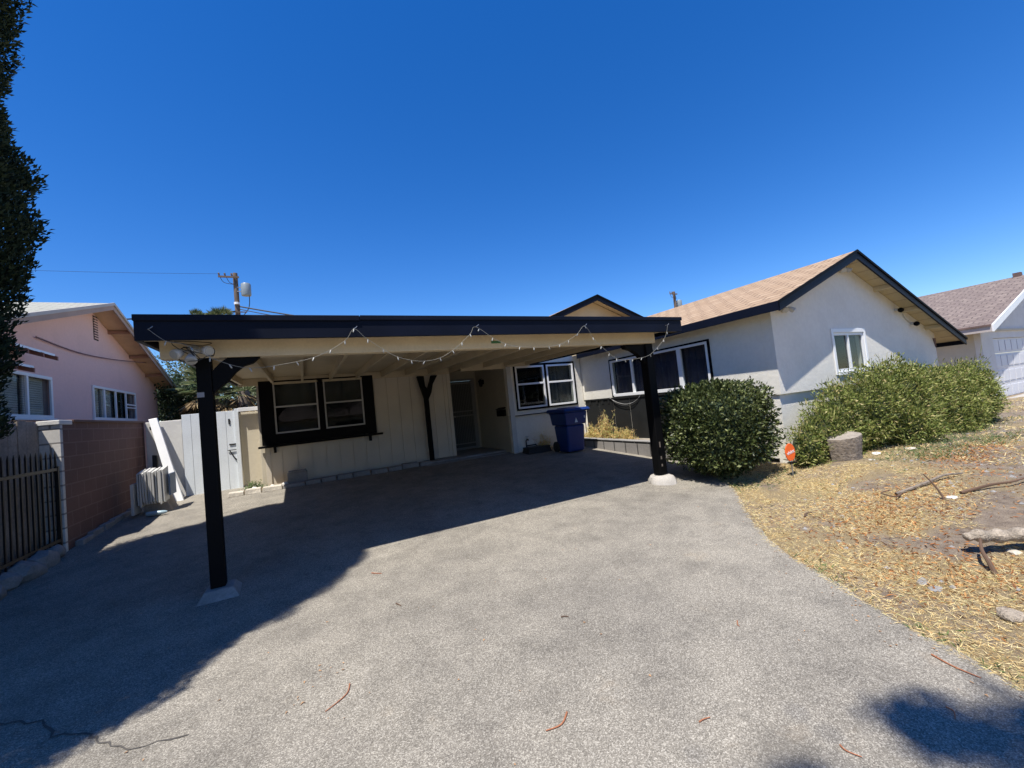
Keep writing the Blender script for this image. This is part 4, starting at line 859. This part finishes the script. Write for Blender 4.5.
bx_ = uu*math.cos(ang)+Vector((0, 0, 1))*math.sin(ang); bz_ = -uu*math.sin(ang)+Vector((0, 0, 1))*math.cos(ang)
mt = Matrix((bx_, bz_, nrm)).transposed().to_4x4(); mt.translation = FS.p(0, zg+.37, .009)-ORIG[ys_]; me.transform(mt)

# ------------------------------------------------------------------ vegetation
def bush_round():
    c = (6.28, 4.78); z0 = gh(*c); t = thing('round_bush', (c[0], c[1], z0), 'dense round clipped bush with dark glossy leaves beside the driveway', 'bush')
    rng = np.random.default_rng(1); n = 17000; D = unit(rng.normal(size=(n, 3)))
    C = np.array([c[0], c[1], z0+.86])
    def rad(D):
        lump = np.array([noise.noise(Vector(d)*2.2)*.12+noise.noise(Vector(d)*5+Vector((4, 1, 2)))*.13 for d in D]); p = 4.2
        sup = 1/(np.abs(D[:, 0]/.76)**p+np.abs(D[:, 1]/.76)**p+np.abs(D[:, 2]/.74)**p)**(1/p)
        return sup*(1+lump)
    r_ = rad(D); k = rng.uniform(.72, 1.0, n)**.7; P = C+D*(r_*k)[:, None]
    low = P[:, 2] < z0+.30; P[low, :2] = np.array(c)+(P[low, :2]-np.array(c))*.75
    g_ = unit(D+rng.normal(size=(n, 3))*.75+np.array([0, 0, .35])); V, F_ = leaves(rng, P, g_, rng.uniform(.045, .085, n), rng.uniform(.022, .04, n), .5)
    np_mesh('foliage', V, F_, M['lglossy'], t)
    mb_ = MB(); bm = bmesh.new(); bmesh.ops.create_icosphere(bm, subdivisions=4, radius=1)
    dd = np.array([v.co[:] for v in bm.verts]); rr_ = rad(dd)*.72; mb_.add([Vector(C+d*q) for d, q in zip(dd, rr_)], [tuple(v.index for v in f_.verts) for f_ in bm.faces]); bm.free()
    mb_.build('shade_core', mat('bush_core_shade', (.015, .03, .01), .9, .3, 20), t)  # solid core, its dark colour stands for shade between the leaves
    mb_ = MB()
    for a in (0, 2.1, 4.2): mb_.tube([(c[0]+.05*math.cos(a), c[1]+.05*math.sin(a), z0-.05), (c[0]+.25*math.cos(a), c[1]+.25*math.sin(a), z0+.5)], [.035, .02], 6)
    mb_.build('trunk', M['bark'], t)
bush_round()
def hedge():
    t = thing('large_hedge', (11, 3.95, .1), 'large loose green hedge with feathery leaves in front of the white gable', 'hedge')
    rng = np.random.default_rng(2); n = 80000
    lobes = [(7.32, 3.95, .36, .36, .26, .40), (7.75, 3.95, .5, .45, .32, .52), (8.35, 4.0, .56, .7, .42, .72), (9.25, 3.9, .74, .85, .55, .80), (10.2, 3.85, .84, .9, .6, .84), (11.1, 3.85, .72, .8, .6, .80), (11.9, 3.75, .66, .85, .66, .76), (12.7, 3.8, .66, .8, .66, .74), (13.05, 3.72, .76, .56, .62, .76), (9.7, 3.7, .5, .6, .6, .55), (11.5, 3.6, .4, .9, .6, .5)]
    Ps, Ds = [], []
    for i, (x, y, z, a, b, c_) in enumerate(lobes):
        k = int(n*a*c_/6.0); D = unit(rng.normal(size=(k, 3))); D[:, 1] = np.where(rng.random(k) < .7, -np.abs(D[:, 1]), D[:, 1])
        lump = np.array([noise.noise(Vector(d)*2.5+Vector((i*3, 0, 0)))*.34+noise.noise(Vector(d)*7)*.1 for d in D])
        r_ = (1+lump)*rng.uniform(.62, 1.04, k)**.6; P = np.array([x, y, z])+D*np.array([a, b, c_])*r_[:, None]
        Ps.append(P); Ds.append(D)
    P = np.concatenate(Ps); D = np.concatenate(Ds); ok = (P[:, 2] > .12) & (P[:, 1] < 4.28) | (P[:, 0] > 14.1); P = P[ok]; D = D[ok]; n = len(P)
    g_ = unit(D*.8+rng.normal(size=(n, 3))*.8+np.array([0, -.05, .4])); V, F_ = leaves(rng, P, g_, rng.uniform(.035, .085, n), rng.uniform(.014, .03, n), .5)
    # stray shoots above
    m_ = 2600; ii = rng.integers(0, len(P), m_); base = P[ii]+D[ii]*.03; m_ = len(base)
    V2, F2 = leaves(rng, base, D[ii]*.7+rng.normal(size=(m_, 3))*.35+np.array([0, 0, .5]), rng.uniform(.08, .24, m_), .012, .1)
    V, F_ = cat([(V, F_), (V2, F2)]); np_mesh('foliage', V, F_, M['lhedge'], t)
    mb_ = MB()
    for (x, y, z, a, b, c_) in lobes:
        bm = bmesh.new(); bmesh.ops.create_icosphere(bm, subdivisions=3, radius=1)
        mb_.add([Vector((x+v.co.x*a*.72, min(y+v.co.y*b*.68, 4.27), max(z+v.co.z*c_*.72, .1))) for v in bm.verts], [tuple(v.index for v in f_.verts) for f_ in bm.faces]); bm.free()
    mb_.build('shade_core', mat('shaded_hedge_inside', (.04, .055, .018), .9, .3, 20), t)  # solid lobes coloured dark as the shade inside the hedge
    mb_ = MB()
    for i in range(12):
        x = 8.2+i*.5; mb_.tube([(x, 3.9, .05), (x+random.uniform(-.2, .2), 3.8, .7)], [.025, .01], 5)
    mb_.build('stem', M['bark'], t)
hedge()
def cypress(loc, label, H=11.2, seed=3, n=150000):
    t = thing('cypress_tree', (loc[0], loc[1], .1), label, 'cypress', 'tall dark cypress trees along the left boundary')
    rng = np.random.default_rng(seed)
    zs = np.array([1.6, 1.8, 2.3, 3.2, 4.2, 4.9, 5.8, 6.7, 7.2, 7.8, 9.3, 10.3, 11.2]); rs = np.array([.4, .72, .82, .94, 1.06, 1.14, .96, 1.10, 1.04, .88, .80, .36, .04])
    zz = rng.uniform(1.55, H, n*2); rr_ = np.interp(zz, zs, rs); keep = rng.random(n*2) < rr_/1.2; zz = zz[keep][:n]; rr_ = rr_[keep][:n]; n = len(zz)
    th = rng.uniform(0, 2*math.pi, n)
    lump = np.array([noise.noise(Vector((math.cos(a)*1.3, math.sin(a)*1.3, z*1.1)))*.24+noise.noise(Vector((math.cos(a)*3, math.sin(a)*3, z*3)))*.18 for a, z in zip(th, zz)])
    r_ = rr_*(1+lump)*rng.uniform(.7, 1.03, n)**.5
    P = np.stack([loc[0]+r_*np.cos(th), loc[1]+r_*np.sin(th), zz], 1); O = np.stack([np.cos(th), np.sin(th), np.zeros(n)], 1)
    g_ = unit(O*.6+np.array([0, 0, .8])+rng.normal(size=(n, 3))*.45); V, F_ = leaves(rng, P, g_, rng.uniform(.03, .08, n), rng.uniform(.014, .03, n), .4)
    cr = np_mesh('crown', V, F_, M['lcyp'], t)
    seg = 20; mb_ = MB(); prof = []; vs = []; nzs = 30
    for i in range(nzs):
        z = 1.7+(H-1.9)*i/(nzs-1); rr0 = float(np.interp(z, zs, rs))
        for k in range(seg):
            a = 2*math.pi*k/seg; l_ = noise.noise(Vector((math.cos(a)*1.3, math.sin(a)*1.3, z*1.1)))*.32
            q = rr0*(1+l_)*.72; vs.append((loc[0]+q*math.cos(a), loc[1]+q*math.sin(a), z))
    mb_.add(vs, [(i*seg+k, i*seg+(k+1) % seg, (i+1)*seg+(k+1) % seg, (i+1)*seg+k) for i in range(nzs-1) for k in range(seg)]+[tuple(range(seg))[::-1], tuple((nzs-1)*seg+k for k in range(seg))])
    mb_.build('light_block_core', mat('cypress_core_dark', (.008, .014, .008), .95, .3, 12), t, smooth=True)  # solid dark core added inside the crown to block light
    MB().tube([(loc[0], loc[1], 0), (loc[0], loc[1], 2.5)], [.125, .11], 10).build('trunk', M['bark'], t, smooth=True)
    return t
def copy_tree(t, loc, label, sc=1):
    c = t.copy(); COL.objects.link(c); c.location = loc; c.scale = (sc,)*3; c['label'] = label
    for ch in list(t.children):
        d = ch.copy(); COL.objects.link(d); d.parent = c
    return c
cy_ = cypress((-3.48, 5.76), 'tall dark cypress at the left edge standing over the iron fence')
c2 = copy_tree(cy_, (-3.75, 4.5, .1), 'second dark cypress nearer the street, outside the left edge'); c2.rotation_euler.z = 2.0
c3 = copy_tree(cy_, (-3.8, 2.95, .1), 'nearest dark cypress to the street, outside the left edge', 1.04); c3.rotation_euler.z = 4.1
# street tree behind the viewpoint (its shade falls on the driveway)
def street_tree():
    t = thing('street_tree', (-2.4, -4.2, -.4), 'leafy street tree by the driveway entrance whose shade falls on the asphalt', 'tree')
    rng = np.random.default_rng(9); mb_ = MB(); b = Vector((-2.4, -4.2, -.4))
    mb_.tube([b, b+Vector((.1, .1, 1.8)), b+Vector((.3, .4, 3.6)), b+Vector((.5, .9, 8.2))], [.2, .16, .12, .07], 10)
    cl = [((-1.10, -1.66, 10.0), .20), ((-.96, -1.84, 10.0), .24), ((-.70, -2.02, 10.1), .24), ((-1.88, -1.66, 10.0), .20), ((-1.0, -2.75, 10.2), .6), ((-2.1, -3.0, 10.4), 1.1), ((-2.6, -4.6, 9.8), 1.2), ((-1.4, -4.4, 8.9), 1.1), ((-3.4, -5.6, 8.4), 1.2), ((-2.4, -6.2, 9.4), 1.2)]
    Ps = []
    for c, r_ in cl:
        mb_.tube([b+Vector((.3, .4, 3.6)), (Vector(c)+b+Vector((.4, .7, 7)))/2, Vector(c)], [.07, .04, .012], 6)
        k = int(1500*r_**2)+300; Ps.append(np.array(c)+rng.normal(size=(k, 3))*r_*.42)
    mb_.build('trunk', M['bark'], t, smooth=True)
    P = np.concatenate(Ps); V, F_ = leaves(rng, P, rng.normal(size=(len(P), 3)), rng.uniform(.06, .12, len(P)), .05); np_mesh('crown', V, F_, M['ldark'], t)
street_tree()

# the street and the far side of it (seen only in the window glass, added to dim its reflections)
mbs = MB(); mbs.add([(-60, -19, -.66), (60, -19, -.66), (60, -12.5, -.66), (-60, -12.5, -.66)], [(0, 1, 2, 3)]); tag(mbs.build('street', M['asphalt'], origin=(0, -16, -.66)), kind='structure')
# trees and palms beyond the gate
def leaf_tree(name, loc, h, cr, label, m, n, seed, leaf=(.08, .16), gap=.5, group=None, branches=8):
    t = thing(name, (loc[0], loc[1], .2), label, 'tree', group); rng = np.random.default_rng(seed); rr_ = random.Random(seed); mb_ = MB()
    top = Vector((loc[0], loc[1], h*.55)); mb_.tube([(loc[0], loc[1], .1), top], [.13, .08], 8); Ps = []
    for i in range(branches):
        a = rr_.uniform(0, 6.28); e = Vector((loc[0]+cr*rr_.uniform(.3, .95)*math.cos(a), loc[1]+cr*rr_.uniform(.3, .95)*math.sin(a), h*rr_.uniform(.55, 1)))
        mid = top.lerp(e, .5)+Vector((0, 0, .2)); mb_.tube([top-Vector((0, 0, h*.2*rr_.random())), mid, e], [.05, .03, .01], 5)
        k = int(n/branches); Ps.append(np.array(e)+rng.normal(size=(k, 3))*cr*gap*np.array([.5, .5, .4]))
    mb_.build('trunk', M['bark'], t); P = np.concatenate(Ps); P = P[P[:, 2] > .3]
    V, F_ = leaves(rng, P, rng.normal(size=(len(P), 3))+np.array([0, 0, .3]), rng.uniform(*leaf, len(P)), .06); np_mesh('crown', V, F_, m, t); return t
leaf_tree('garden_tree', (-4.1, 19.5), 3.3, 1.3, 'dark bushy tree between the pink house and the white gate', M['ldark'], 14000, 21, gap=.6, branches=12)
leaf_tree('bare_tree', (-3.9, 21.0), 5.0, 1.6, 'sparse open-branched tree behind the gate with sky showing through', M['lpalm'], 1500, 22, gap=.25, branches=30)
leaf_tree('garden_tree', (-1.2, 19), 3.9, 1.3, 'olive green tree just left of the dark framed window', M['lpalm'], 9000, 23, gap=.7, branches=9)
leaf_tree('garden_tree', (-5.6, 24), 3.7, 1.8, 'distant dark tree behind the pink house eave', M['ldark'], 9000, 24, gap=.6, branches=10)
def palm(loc, h, label, skirt, crown_r, seed, lean=0):
    t = thing('fan_palm', (loc[0], loc[1], .2), label, 'palm', 'fan palms behind the gate'); rng = np.random.default_rng(seed)
    MB().tube([(loc[0], loc[1], .2), (loc[0]+lean, loc[1], h)], [.22, .17], 10).build('trunk', M['bark'], t, smooth=True)
    def fronds(n, el0, el1, rad_, m, nm, droop):
        Vs = []
        for i in range(n):
            a = rng.uniform(0, 6.28); el = rng.uniform(el0, el1); d = np.array([math.cos(a)*math.cos(el), math.sin(a)*math.cos(el), math.sin(el)])
            L_ = crown_r*rng.uniform(.5, .7)*rad_; base = np.array([loc[0]+lean, loc[1], h-.1]); hub = base+d*L_; hub[2] -= droop*.2
            side = np.cross(d, [0, 0, 1]); side /= np.linalg.norm(side)+1e-9; k = 22
            Vs.append(leaves(rng, base[None]+rng.normal(size=(2, 3))*.01, np.repeat(d[None], 2, 0), L_, .035, 0))
            fan = np.linspace(-1.25, 1.25, k); dirs = np.cos(fan)[:, None]*d+np.sin(fan)[:, None]*side; dirs[:, 2] -= droop*rng.uniform(.5, 1, k)
            Vs.append(leaves(rng, np.repeat(hub[None], k, 0), dirs, crown_r*.55*rad_*rng.uniform(.8, 1.05, k), .05, .1))
        V, F_ = cat(Vs); np_mesh(nm, V, F_, m, t)
    fronds(26, -.2, 1.4, 1, M['lpalm'], 'crown', .15)
    if skirt: fronds(34, -1.45, -.3, skirt, M['lskirt'], 'dead_fronds', .7)
palm((-2.75, 17.2), 3.25, 'short fan palm with a tan skirt of dead fronds above the white gate', 1.0, 1.15, 31)
palm((-1.75, 16.5), 3.0, 'short fan palm right of the left carport post', 1.0, 1.1, 32)
palm((-4.55, 33.8), 9.35, 'distant palm whose crown just tops the carport roof left of the pole', 0, 1.0, 33)
palm((-5.9, 33.5), 9.3, 'distant palm just left of the pole palm, topping the carport roof', 0, .8, 34)

oh = thing('added_house_opposite', (2, -30, -.7), 'low tan house across the street, added behind the viewpoint to dim window reflections', 'house')  # out of view, added to darken what the windows reflect
MB().box(-8, 12, -34, -26, -.7, 2.2).build('wall', M['stuccobeige'], oh)
roofplane('roof', [(-8.6, -25.4, 2.1), (12.6, -25.4, 2.1), (12.6, -30, 3.9), (-8.6, -30, 3.9)], M['shingle2'], oh); roofplane('roof', [(-8.6, -34.6, 2.1), (12.6, -34.6, 2.1), (12.6, -30, 3.9), (-8.6, -30, 3.9)], M['shingle2'], oh)
MB().box(-6, -1.2, -25.99, -25.9, -.7, 1.5).build('garage_door', M['garage'], oh); MB().box(3, 6, -25.99, -25.9, .3, 1.5).build('window', M['dark'], oh)
ta = leaf_tree('added_tree', (4, -22), 5.5, 3.0, 'broad dark tree added across the street behind the viewpoint to dim window reflections', M['ldark'], 9000, 61, leaf=(.25, .45), gap=.6, branches=14)  # dark crowns added out of view to dim the glass
for x_, y_, lab in ((-9, -22.5, 'leftmost added tree across the street seen from the house'), (13.5, -23, 'rightmost added tree across the street seen from the house'), (-3.5, -23.5, 'added tree in front of the garage across the street')): copy_tree(ta, (x_, y_, .2), lab)
# weeds in planter and by the wall
def weed(name, loc, h, w_, n, label, m, seed, L_=(.03, .085), cat_='weed', ns=60, tilt=.5):
    t = thing(name, loc, label, cat_); rng = np.random.default_rng(seed); mb_ = MB(); Vs = []
    for i in range(ns):
        b0 = np.array([loc[0]+rng.normal()*w_[0]*.45, loc[1]+rng.normal()*w_[1]*.45, loc[2]-.02]); q = math.hypot((b0[0]-loc[0])/w_[0], (b0[1]-loc[1])/w_[1])
        hh = h*max(.25, 1.05-.75*q)*rng.uniform(.55, 1.08); d = np.array([rng.normal()*.28, rng.normal()*.28, 1.]); e = b0+d*hh; e[0] = min(e[0], 7.36) if abs(loc[0]-7.12) < .1 else e[0]
        mid = (b0+e)/2+rng.normal(size=3)*.03; mb_.tube([tuple(b0), tuple(mid), tuple(e)], [.004, .003, .0015], 3)
        k = max(4, int(n/ns)); f_ = rng.random(k)**.7; P = (b0[None]*(1-f_)[:, None]+e[None]*f_[:, None])+rng.normal(size=(k, 3))*.018
        Vs.append(leaves(rng, P, rng.normal(size=(k, 3))+np.array([0, 0, .5]), rng.uniform(*L_, k), rng.uniform(.006, .018, k), .4))
    V, F_ = cat(Vs); np_mesh('foliage', V, F_, m, t); mb_.build('stem', m, t)
weed('dry_weed', (7.12, 8.75, .38), .80, (.22, .30), 2200, 'tall dry yellow-green weed in the planter against the wainscot', M['weed'], 41)
weed('dry_weed', (7.12, 9.3, .38), .46, (.22, .50), 2400, 'rust-orange dry weed at the far end of the planter near the blue bin', M['weed'], 42)
weed('dry_weed', (7.12, 8.15, .38), .40, (.22, .50), 2400, 'low straw-coloured dry weed in the middle of the planter', M['weed'], 43)
weed('wall_weed', (5.75, 9.75, .24), .55, (.22, .15), 700, 'scraggly weed growing between the faucet and the blue bin', M['weed'], 44)
weed('wall_weed', (-1.1, 10.85, .30), .22, (.2, .12), 500, 'small green-yellow weed at the foot of the cream stucco stub', M['gweed'], 45)

# dry grass, litter and green weeds: countless blades
def blades(name, n, xr, yr, dens, m, L_, W_, up, seed, label=None):
    rng = np.random.default_rng(seed); x = rng.uniform(*xr, n); y = rng.uniform(*yr, n); s_ = x-edge_x(y)
    pv = np.array([noise.noise(Vector((a*.8, b*.8, seed))) for a, b in zip(x, y)])+.35*np.array([noise.noise(Vector((a*3, b*3, seed+5))) for a, b in zip(x, y)])
    ok = dens(x, y, s_, pv, rng) & (s_ > -.035) & ~((x > 7.38) & (y > 4.3)) ; x = x[ok]; y = y[ok]; n = len(x)
    P = np.stack([x, y, np.where(x-edge_x(y) < .03, zdrive(y)+.013, gz(x, y)+.002)], 1); D = rng.normal(size=(n, 3)); D[:, 2] = np.abs(D[:, 2])*up+.05; V, F_ = leaves(rng, P, D, rng.uniform(*L_, n), rng.uniform(*W_, n), .2)
    o = np_mesh(name, V, F_, m); tag(o, label, None, None, 'stuff'); return o
def d_straw(x, y, s, pv, rng):
    near = np.exp(-((s-.9)/2.2)**2); patch = np.clip((.42-np.abs(s-1.0)*.16+pv*.9)*2.4, 0, 1)
    bare = np.exp(-(((x-4.6)/.55)**2+((y-1.5)/.35)**2))+np.exp(-(((x-5.0)/.6)**2+((y-2.35)/.3)**2))+np.exp(-(((x-6.6)/1.0)**2+((y-1.2)/.5)**2))
    dist = np.clip(1.3-np.hypot(x-4, y-1.5)/14, .1, 1)
    return rng.random(len(x)) < np.clip(patch*near*1.4+.06+.55*np.exp(-((s-.4)/1.1)**2)+.2*np.exp(-((s-1.6)/1.5)**2)*(y > 2)*(pv > -.05)-bare*1.3-.5*(pv < -.12)*(s > .5), 0, 1)*dist
blades('dry_grass', 300000, (3.0, 10.5), (-1.2, 5.6), d_straw, M['straw'], (.02, .075), (.0018, .0042), .22, 51, 'dry straw-coloured grass covering the front lawn')
blades('dry_grass_far', 50000, (8, 22), (-4, 4.6), lambda x, y, s, pv, rng: rng.random(len(x)) < np.clip(.25+pv*1.2, 0, .8), M['straw'], (.03, .09), (.006, .014), .5, 52, 'thin dry grass further across the lawn')
def d_rust(x, y, s, pv, rng): 
    k = np.exp(-(((x-5.6)/1.1)**2+((y-2.1)/.55)**2))+.8*np.exp(-(((x-4.4)/.5)**2+((y-1.2)/.5)**2))+.9*np.exp(-(((x-8.8)/.9)**2+((y-2.5)/.35)**2)); return rng.random(len(x)) < k*np.clip(.6+pv, 0, 1)
blades('leaf_litter', 52000, (3.4, 10.5), (.2, 4), d_rust, M['ruststraw'], (.02, .06), (.008, .016), .3, 53, 'rust-brown leaf litter patches on the lawn')
def d_green(x, y, s, pv, rng):
    k = .8*np.exp(-(((x-10.5)/2.6)**2+((y-3.15)/.2)**2))+1.3*np.exp(-(((x-9.3)/1.5)**2+((y-2.72+.06*(x-9))/.24)**2))+.5*np.exp(-((s-.08)/.09)**2)*(pv > .05)+.6*np.exp(-(((x-6.6)/.6)**2+((y-4.0)/.3)**2)); return rng.random(len(x)) < k*np.clip(.55+pv, 0, 1)
blades('green_weeds', 120000, (3.2, 15), (-.5, 5.6), d_green, M['gweed'], (.03, .09), (.005, .011), .7, 54, 'green weeds in tufts through the dry lawn')

# stump, log, sticks, stones
def stump():
    x, y = 7.72, 3.62; z0 = gh(x, y)-.02; t = thing('tree_stump', (x, y, z0), 'cut grey tree stump in front of the large hedge', 'stump')
    mb_ = MB(); seg = 28; vs = []; prof = [(.255, -.03), (.25, .08), (.27, .22), (.29, .37), (.285, .40)]
    for r_, h in prof:
        for k in range(seg):
            a = 2*math.pi*k/seg; q = r_*(1+.07*noise.noise(Vector((math.cos(a)*2, math.sin(a)*2, h)))+.03*math.sin(a*9+h*3)); vs.append((x+q*math.cos(a)*1.08, y+q*math.sin(a)*.85, z0+h+.03*math.cos(a)))
    n_ = len(prof); mb_.add(vs, [(i*seg+k, i*seg+(k+1) % seg, (i+1)*seg+(k+1) % seg, (i+1)*seg+k) for i in range(n_-1) for k in range(seg)]+[tuple(range(seg))[::-1]])
    mb_.build('bark', M['bark'], t, smooth=True)
    top = MB(); P = [Vector(v)-Vector((0, 0, .001)) for v in vs[-seg:]]; cc = sum(P, Vector())/seg; top.add(P+[cc+Vector((0, 0, .008))], [(k, (k+1) % seg, seg) for k in range(seg)]); top.build('cut_face', mat('cut_wood', (.33, .285, .235), .9, .2, 6, 30, .3, .6), t)
stump()
def stick(name, P, r_, m, label, cat_='stick', grp=None):
    return tag(MB().tube(spline(P, 4), [r_*(1-.5*i/(4*(len(P)-1))) for i in range(4*(len(P)-1)+1)], 7).build(name, m, smooth=True), label, cat_, grp)
def G(x, y, h=0): return (x, y, gh(x, y)+h)
stick('branch', [G(5.96, 1.93, .0), G(5.99, 1.98, .09), G(6.0, 2.04, .19), G(6.0, 2.09, .26)], .011, M['twig'], 'thin dark stick standing up out of the lawn', 'stick')
stick('branch', [G(6.05, 2.37, .02), G(6.4, 2.22, .04), G(6.75, 2.16, .05), G(7.0, 2.08, .03)], .02, M['bark'], 'thick grey fallen branch across the lawn', 'branch')
stick('branch', [G(6.15, 1.86, .02), G(6.45, 1.72, .04), G(6.62, 1.60, .05), G(6.9, 1.55, .05)], .017, M['twig'], 'dark fallen branch behind the bleached log', 'branch')
stick('branch', [G(6.1, 2.34, .01), G(5.85, 2.3, .05), G(5.9, 2.45, .07), G(6.15, 2.46, .03)], .010, M['twig'], 'curled twig at the left end of the grey branch', 'twig')
stick('branch', [G(4.53, 1.25, .0), G(4.58, 1.29, .07), G(4.66, 1.34, .12), G(4.80, 1.38, .15)], .018, M['twig'], 'reddish stake propping the bleached log', 'stick')
stick('branch', [G(5.0, 2.82, .01), G(5.07, 2.84, .025), G(5.16, 2.81, .015)], .011, M['twig'], 'short dark twig lying on the straw beside the sign', 'twig')
lg = MB()
L0 = [Vector(G(4.80, 1.46, .13)), Vector(G(4.88, 1.40, .14)), Vector(G(4.98, 1.30, .13)), Vector(G(5.12, 1.16, .12)), Vector(G(5.35, .92, .09))]
sp_ = spline(L0, 6); lg.tube(sp_, [.016+.04*min(1, i/5)+.010*math.sin(i*1.3) for i in range(len(sp_))], 12)
for v in lg.v: n_ = noise.noise(v*7); v += Vector((n_*.02, noise.noise(v*6+Vector((5, 0, 0)))*.02, noise.noise(v*9)*.015)); v.z = G(5, 1.3, .13)[2]+(v.z-G(5, 1.3, .13)[2])*.8
tag(lg.build('driftwood_log', M['log'], smooth=True), 'bleached pale log with a forked end at the right edge of the lawn', 'log')
for i, (x, y, r_, m_, lab) in enumerate(((4.98, 1.14, .06, 'log', 'pale flat stone under the bleached log'), (4.0, 1.06, .07, 'log', 'pale chunk near the right edge of the lawn close to the driveway'), (4.18, 1.55, .035, 'concdark', 'larger dark bark scrap on the bare patch'), (4.12, 1.46, .04, 'concdark', 'smaller dark bark scrap on the bare patch'), (8.35, 3.45, .06, 'stuccowhite', 'white stone right of the stump'), (7.7, 3.25, .04, 'paleconc', 'small tan stone below the stump'), (8.9, 3.2, .08, 'paleconc', 'pale clod between the stump and the hedge'), (6.05, 1.9, .04, 'stuccowhite', 'white pebble at the foot of the upright stick'), (4.9, .95, .05, 'concdark', 'dark clod at the far right of the bare soil'), (5.0, 1.25, .04, 'paleconc', 'small clod beside the reddish stake'))):
    tag(rock(MB(), G(x, y, .0), r_, 60+i, .45, (1.3, 1)).build('stone', M[m_], smooth=True), lab, 'stone')
# clods: scattered soil
rng = np.random.default_rng(77); mbc = MB(); rr = random.Random(4)
for i in range(420):
    x = rr.uniform(4.0, 15); y = rr.uniform(.2, 3.4)
    if x < edge_x(y)+.4 : continue
    r_ = rr.uniform(.006, .03); c = Vector(G(x, y)); d = [Vector((r_*rr.uniform(.7, 1.2)*math.cos(a), r_*rr.uniform(.7, 1.2)*math.sin(a), 0)) for a in (0, 1.2, 2.5, 3.8, 5)]
    mbc.add([c+q for q in d]+[c+Vector((0, 0, r_*rr.uniform(.5, .9)))], [(k, (k+1) % 5, 5) for k in range(5)])
tag(mbc.build('soil_clods', M['concdark'], origin=(8, 2, 0)), 'scattered small clods and pebbles on the bare soil', None, None, 'stuff')

# fallen needles on the driveway
def Dp(x, y, h=.006): return (x, y, dz(x, y)+h)
for i, (P, r_, m_, lab) in enumerate((
    ([(.14, 2.96), (.11, 2.87), (-.01, 2.79)], .0045, 'redneedle', 'long curved rust needle left of centre on the driveway'),
    ([(1.16, 2.02), (1.09, 1.97), (1.0, 1.98)], .0055, 'redneedle', 'thick curved rust needle near the bottom centre of the driveway'),
    ([(3.21, 1.2), (3.175, 1.1), (3.17, .99)], .005, 'redneedle', 'dark red needle beside the lawn edge at the lower right'),
    ([(2.77, 1.01), (2.765, .98), (2.71, .96)], .0035, 'redneedle', 'short tan needle by the soft shadow at the lower right'),
    ([(2.64, 2.04), (2.60, 2.01), (2.59, 1.99)], .004, 'redneedle', 'small rust fragment on the right half of the driveway'),
    ([(.51, 4.63), (.56, 4.58), (.60, 4.55)], .005, 'redneedle', 'short rust needle close to the carport shadow'),
    ([(.60, 3.82), (.62, 3.78), (.63, 3.75)], .006, 'twig', 'dark twig scrap in the middle of the driveway'),
    ([(1.65, 2.81), (1.68, 2.80), (1.70, 2.78)], .005, 'twig', 'small dark twig right of the driveway centre'),
    ([(2.11, 1.17), (2.10, 1.14), (2.12, 1.09)], .004, 'redneedle', 'tiny rust needle at the lower right corner'),
    ([(1.69, 1.60), (1.72, 1.60), (1.76, 1.59)], .004, 'redneedle', 'small rust needle below the stain right of centre'))):
    stick('fallen_needle', [Dp(*p) for p in P], r_, M[m_], lab, 'needle')
pet = MB(); rr = random.Random(8)
for i in range(26):
    cx, cy0 = rr.choice([(.03, 3.22), (-.12, 2.95), (.13, 3.2), (.5, 1.95)]); x = cx+rr.gauss(0, .05); y = cy0+rr.gauss(0, .05); a = rr.uniform(0, 6.28); l_ = rr.uniform(.01, .028)
    pet.add([Dp(x, y, .004), Dp(x+l_*math.cos(a), y+l_*math.sin(a), .009), Dp(x+l_*math.cos(a+.6), y+l_*math.sin(a+.6), .006)], [(0, 1, 2)])
for i in range(520):
    y = rr.uniform(-.2, 10.2); e_ = float(edge_x(y)); t_ = rr.random()
    x = e_-abs(rr.gauss(0, .16)) if t_ < .55 else rr.uniform(-3, e_)
    a = rr.uniform(0, 6.28); l_ = rr.uniform(.006, .022)
    pet.add([Dp(x, y, .004), Dp(x+l_*math.cos(a), y+l_*math.sin(a), .008), Dp(x+l_*math.cos(a+.7), y+l_*math.sin(a+.7), .006)], [(0, 1, 2)])
tag(pet.build('fallen_petals', mat('orange_petal', (.38, .22, .11), .8, .5, 4), origin=(0, 3, -.08)), 'small orange petals and leaf crumbs scattered on the driveway', None, None, 'stuff')
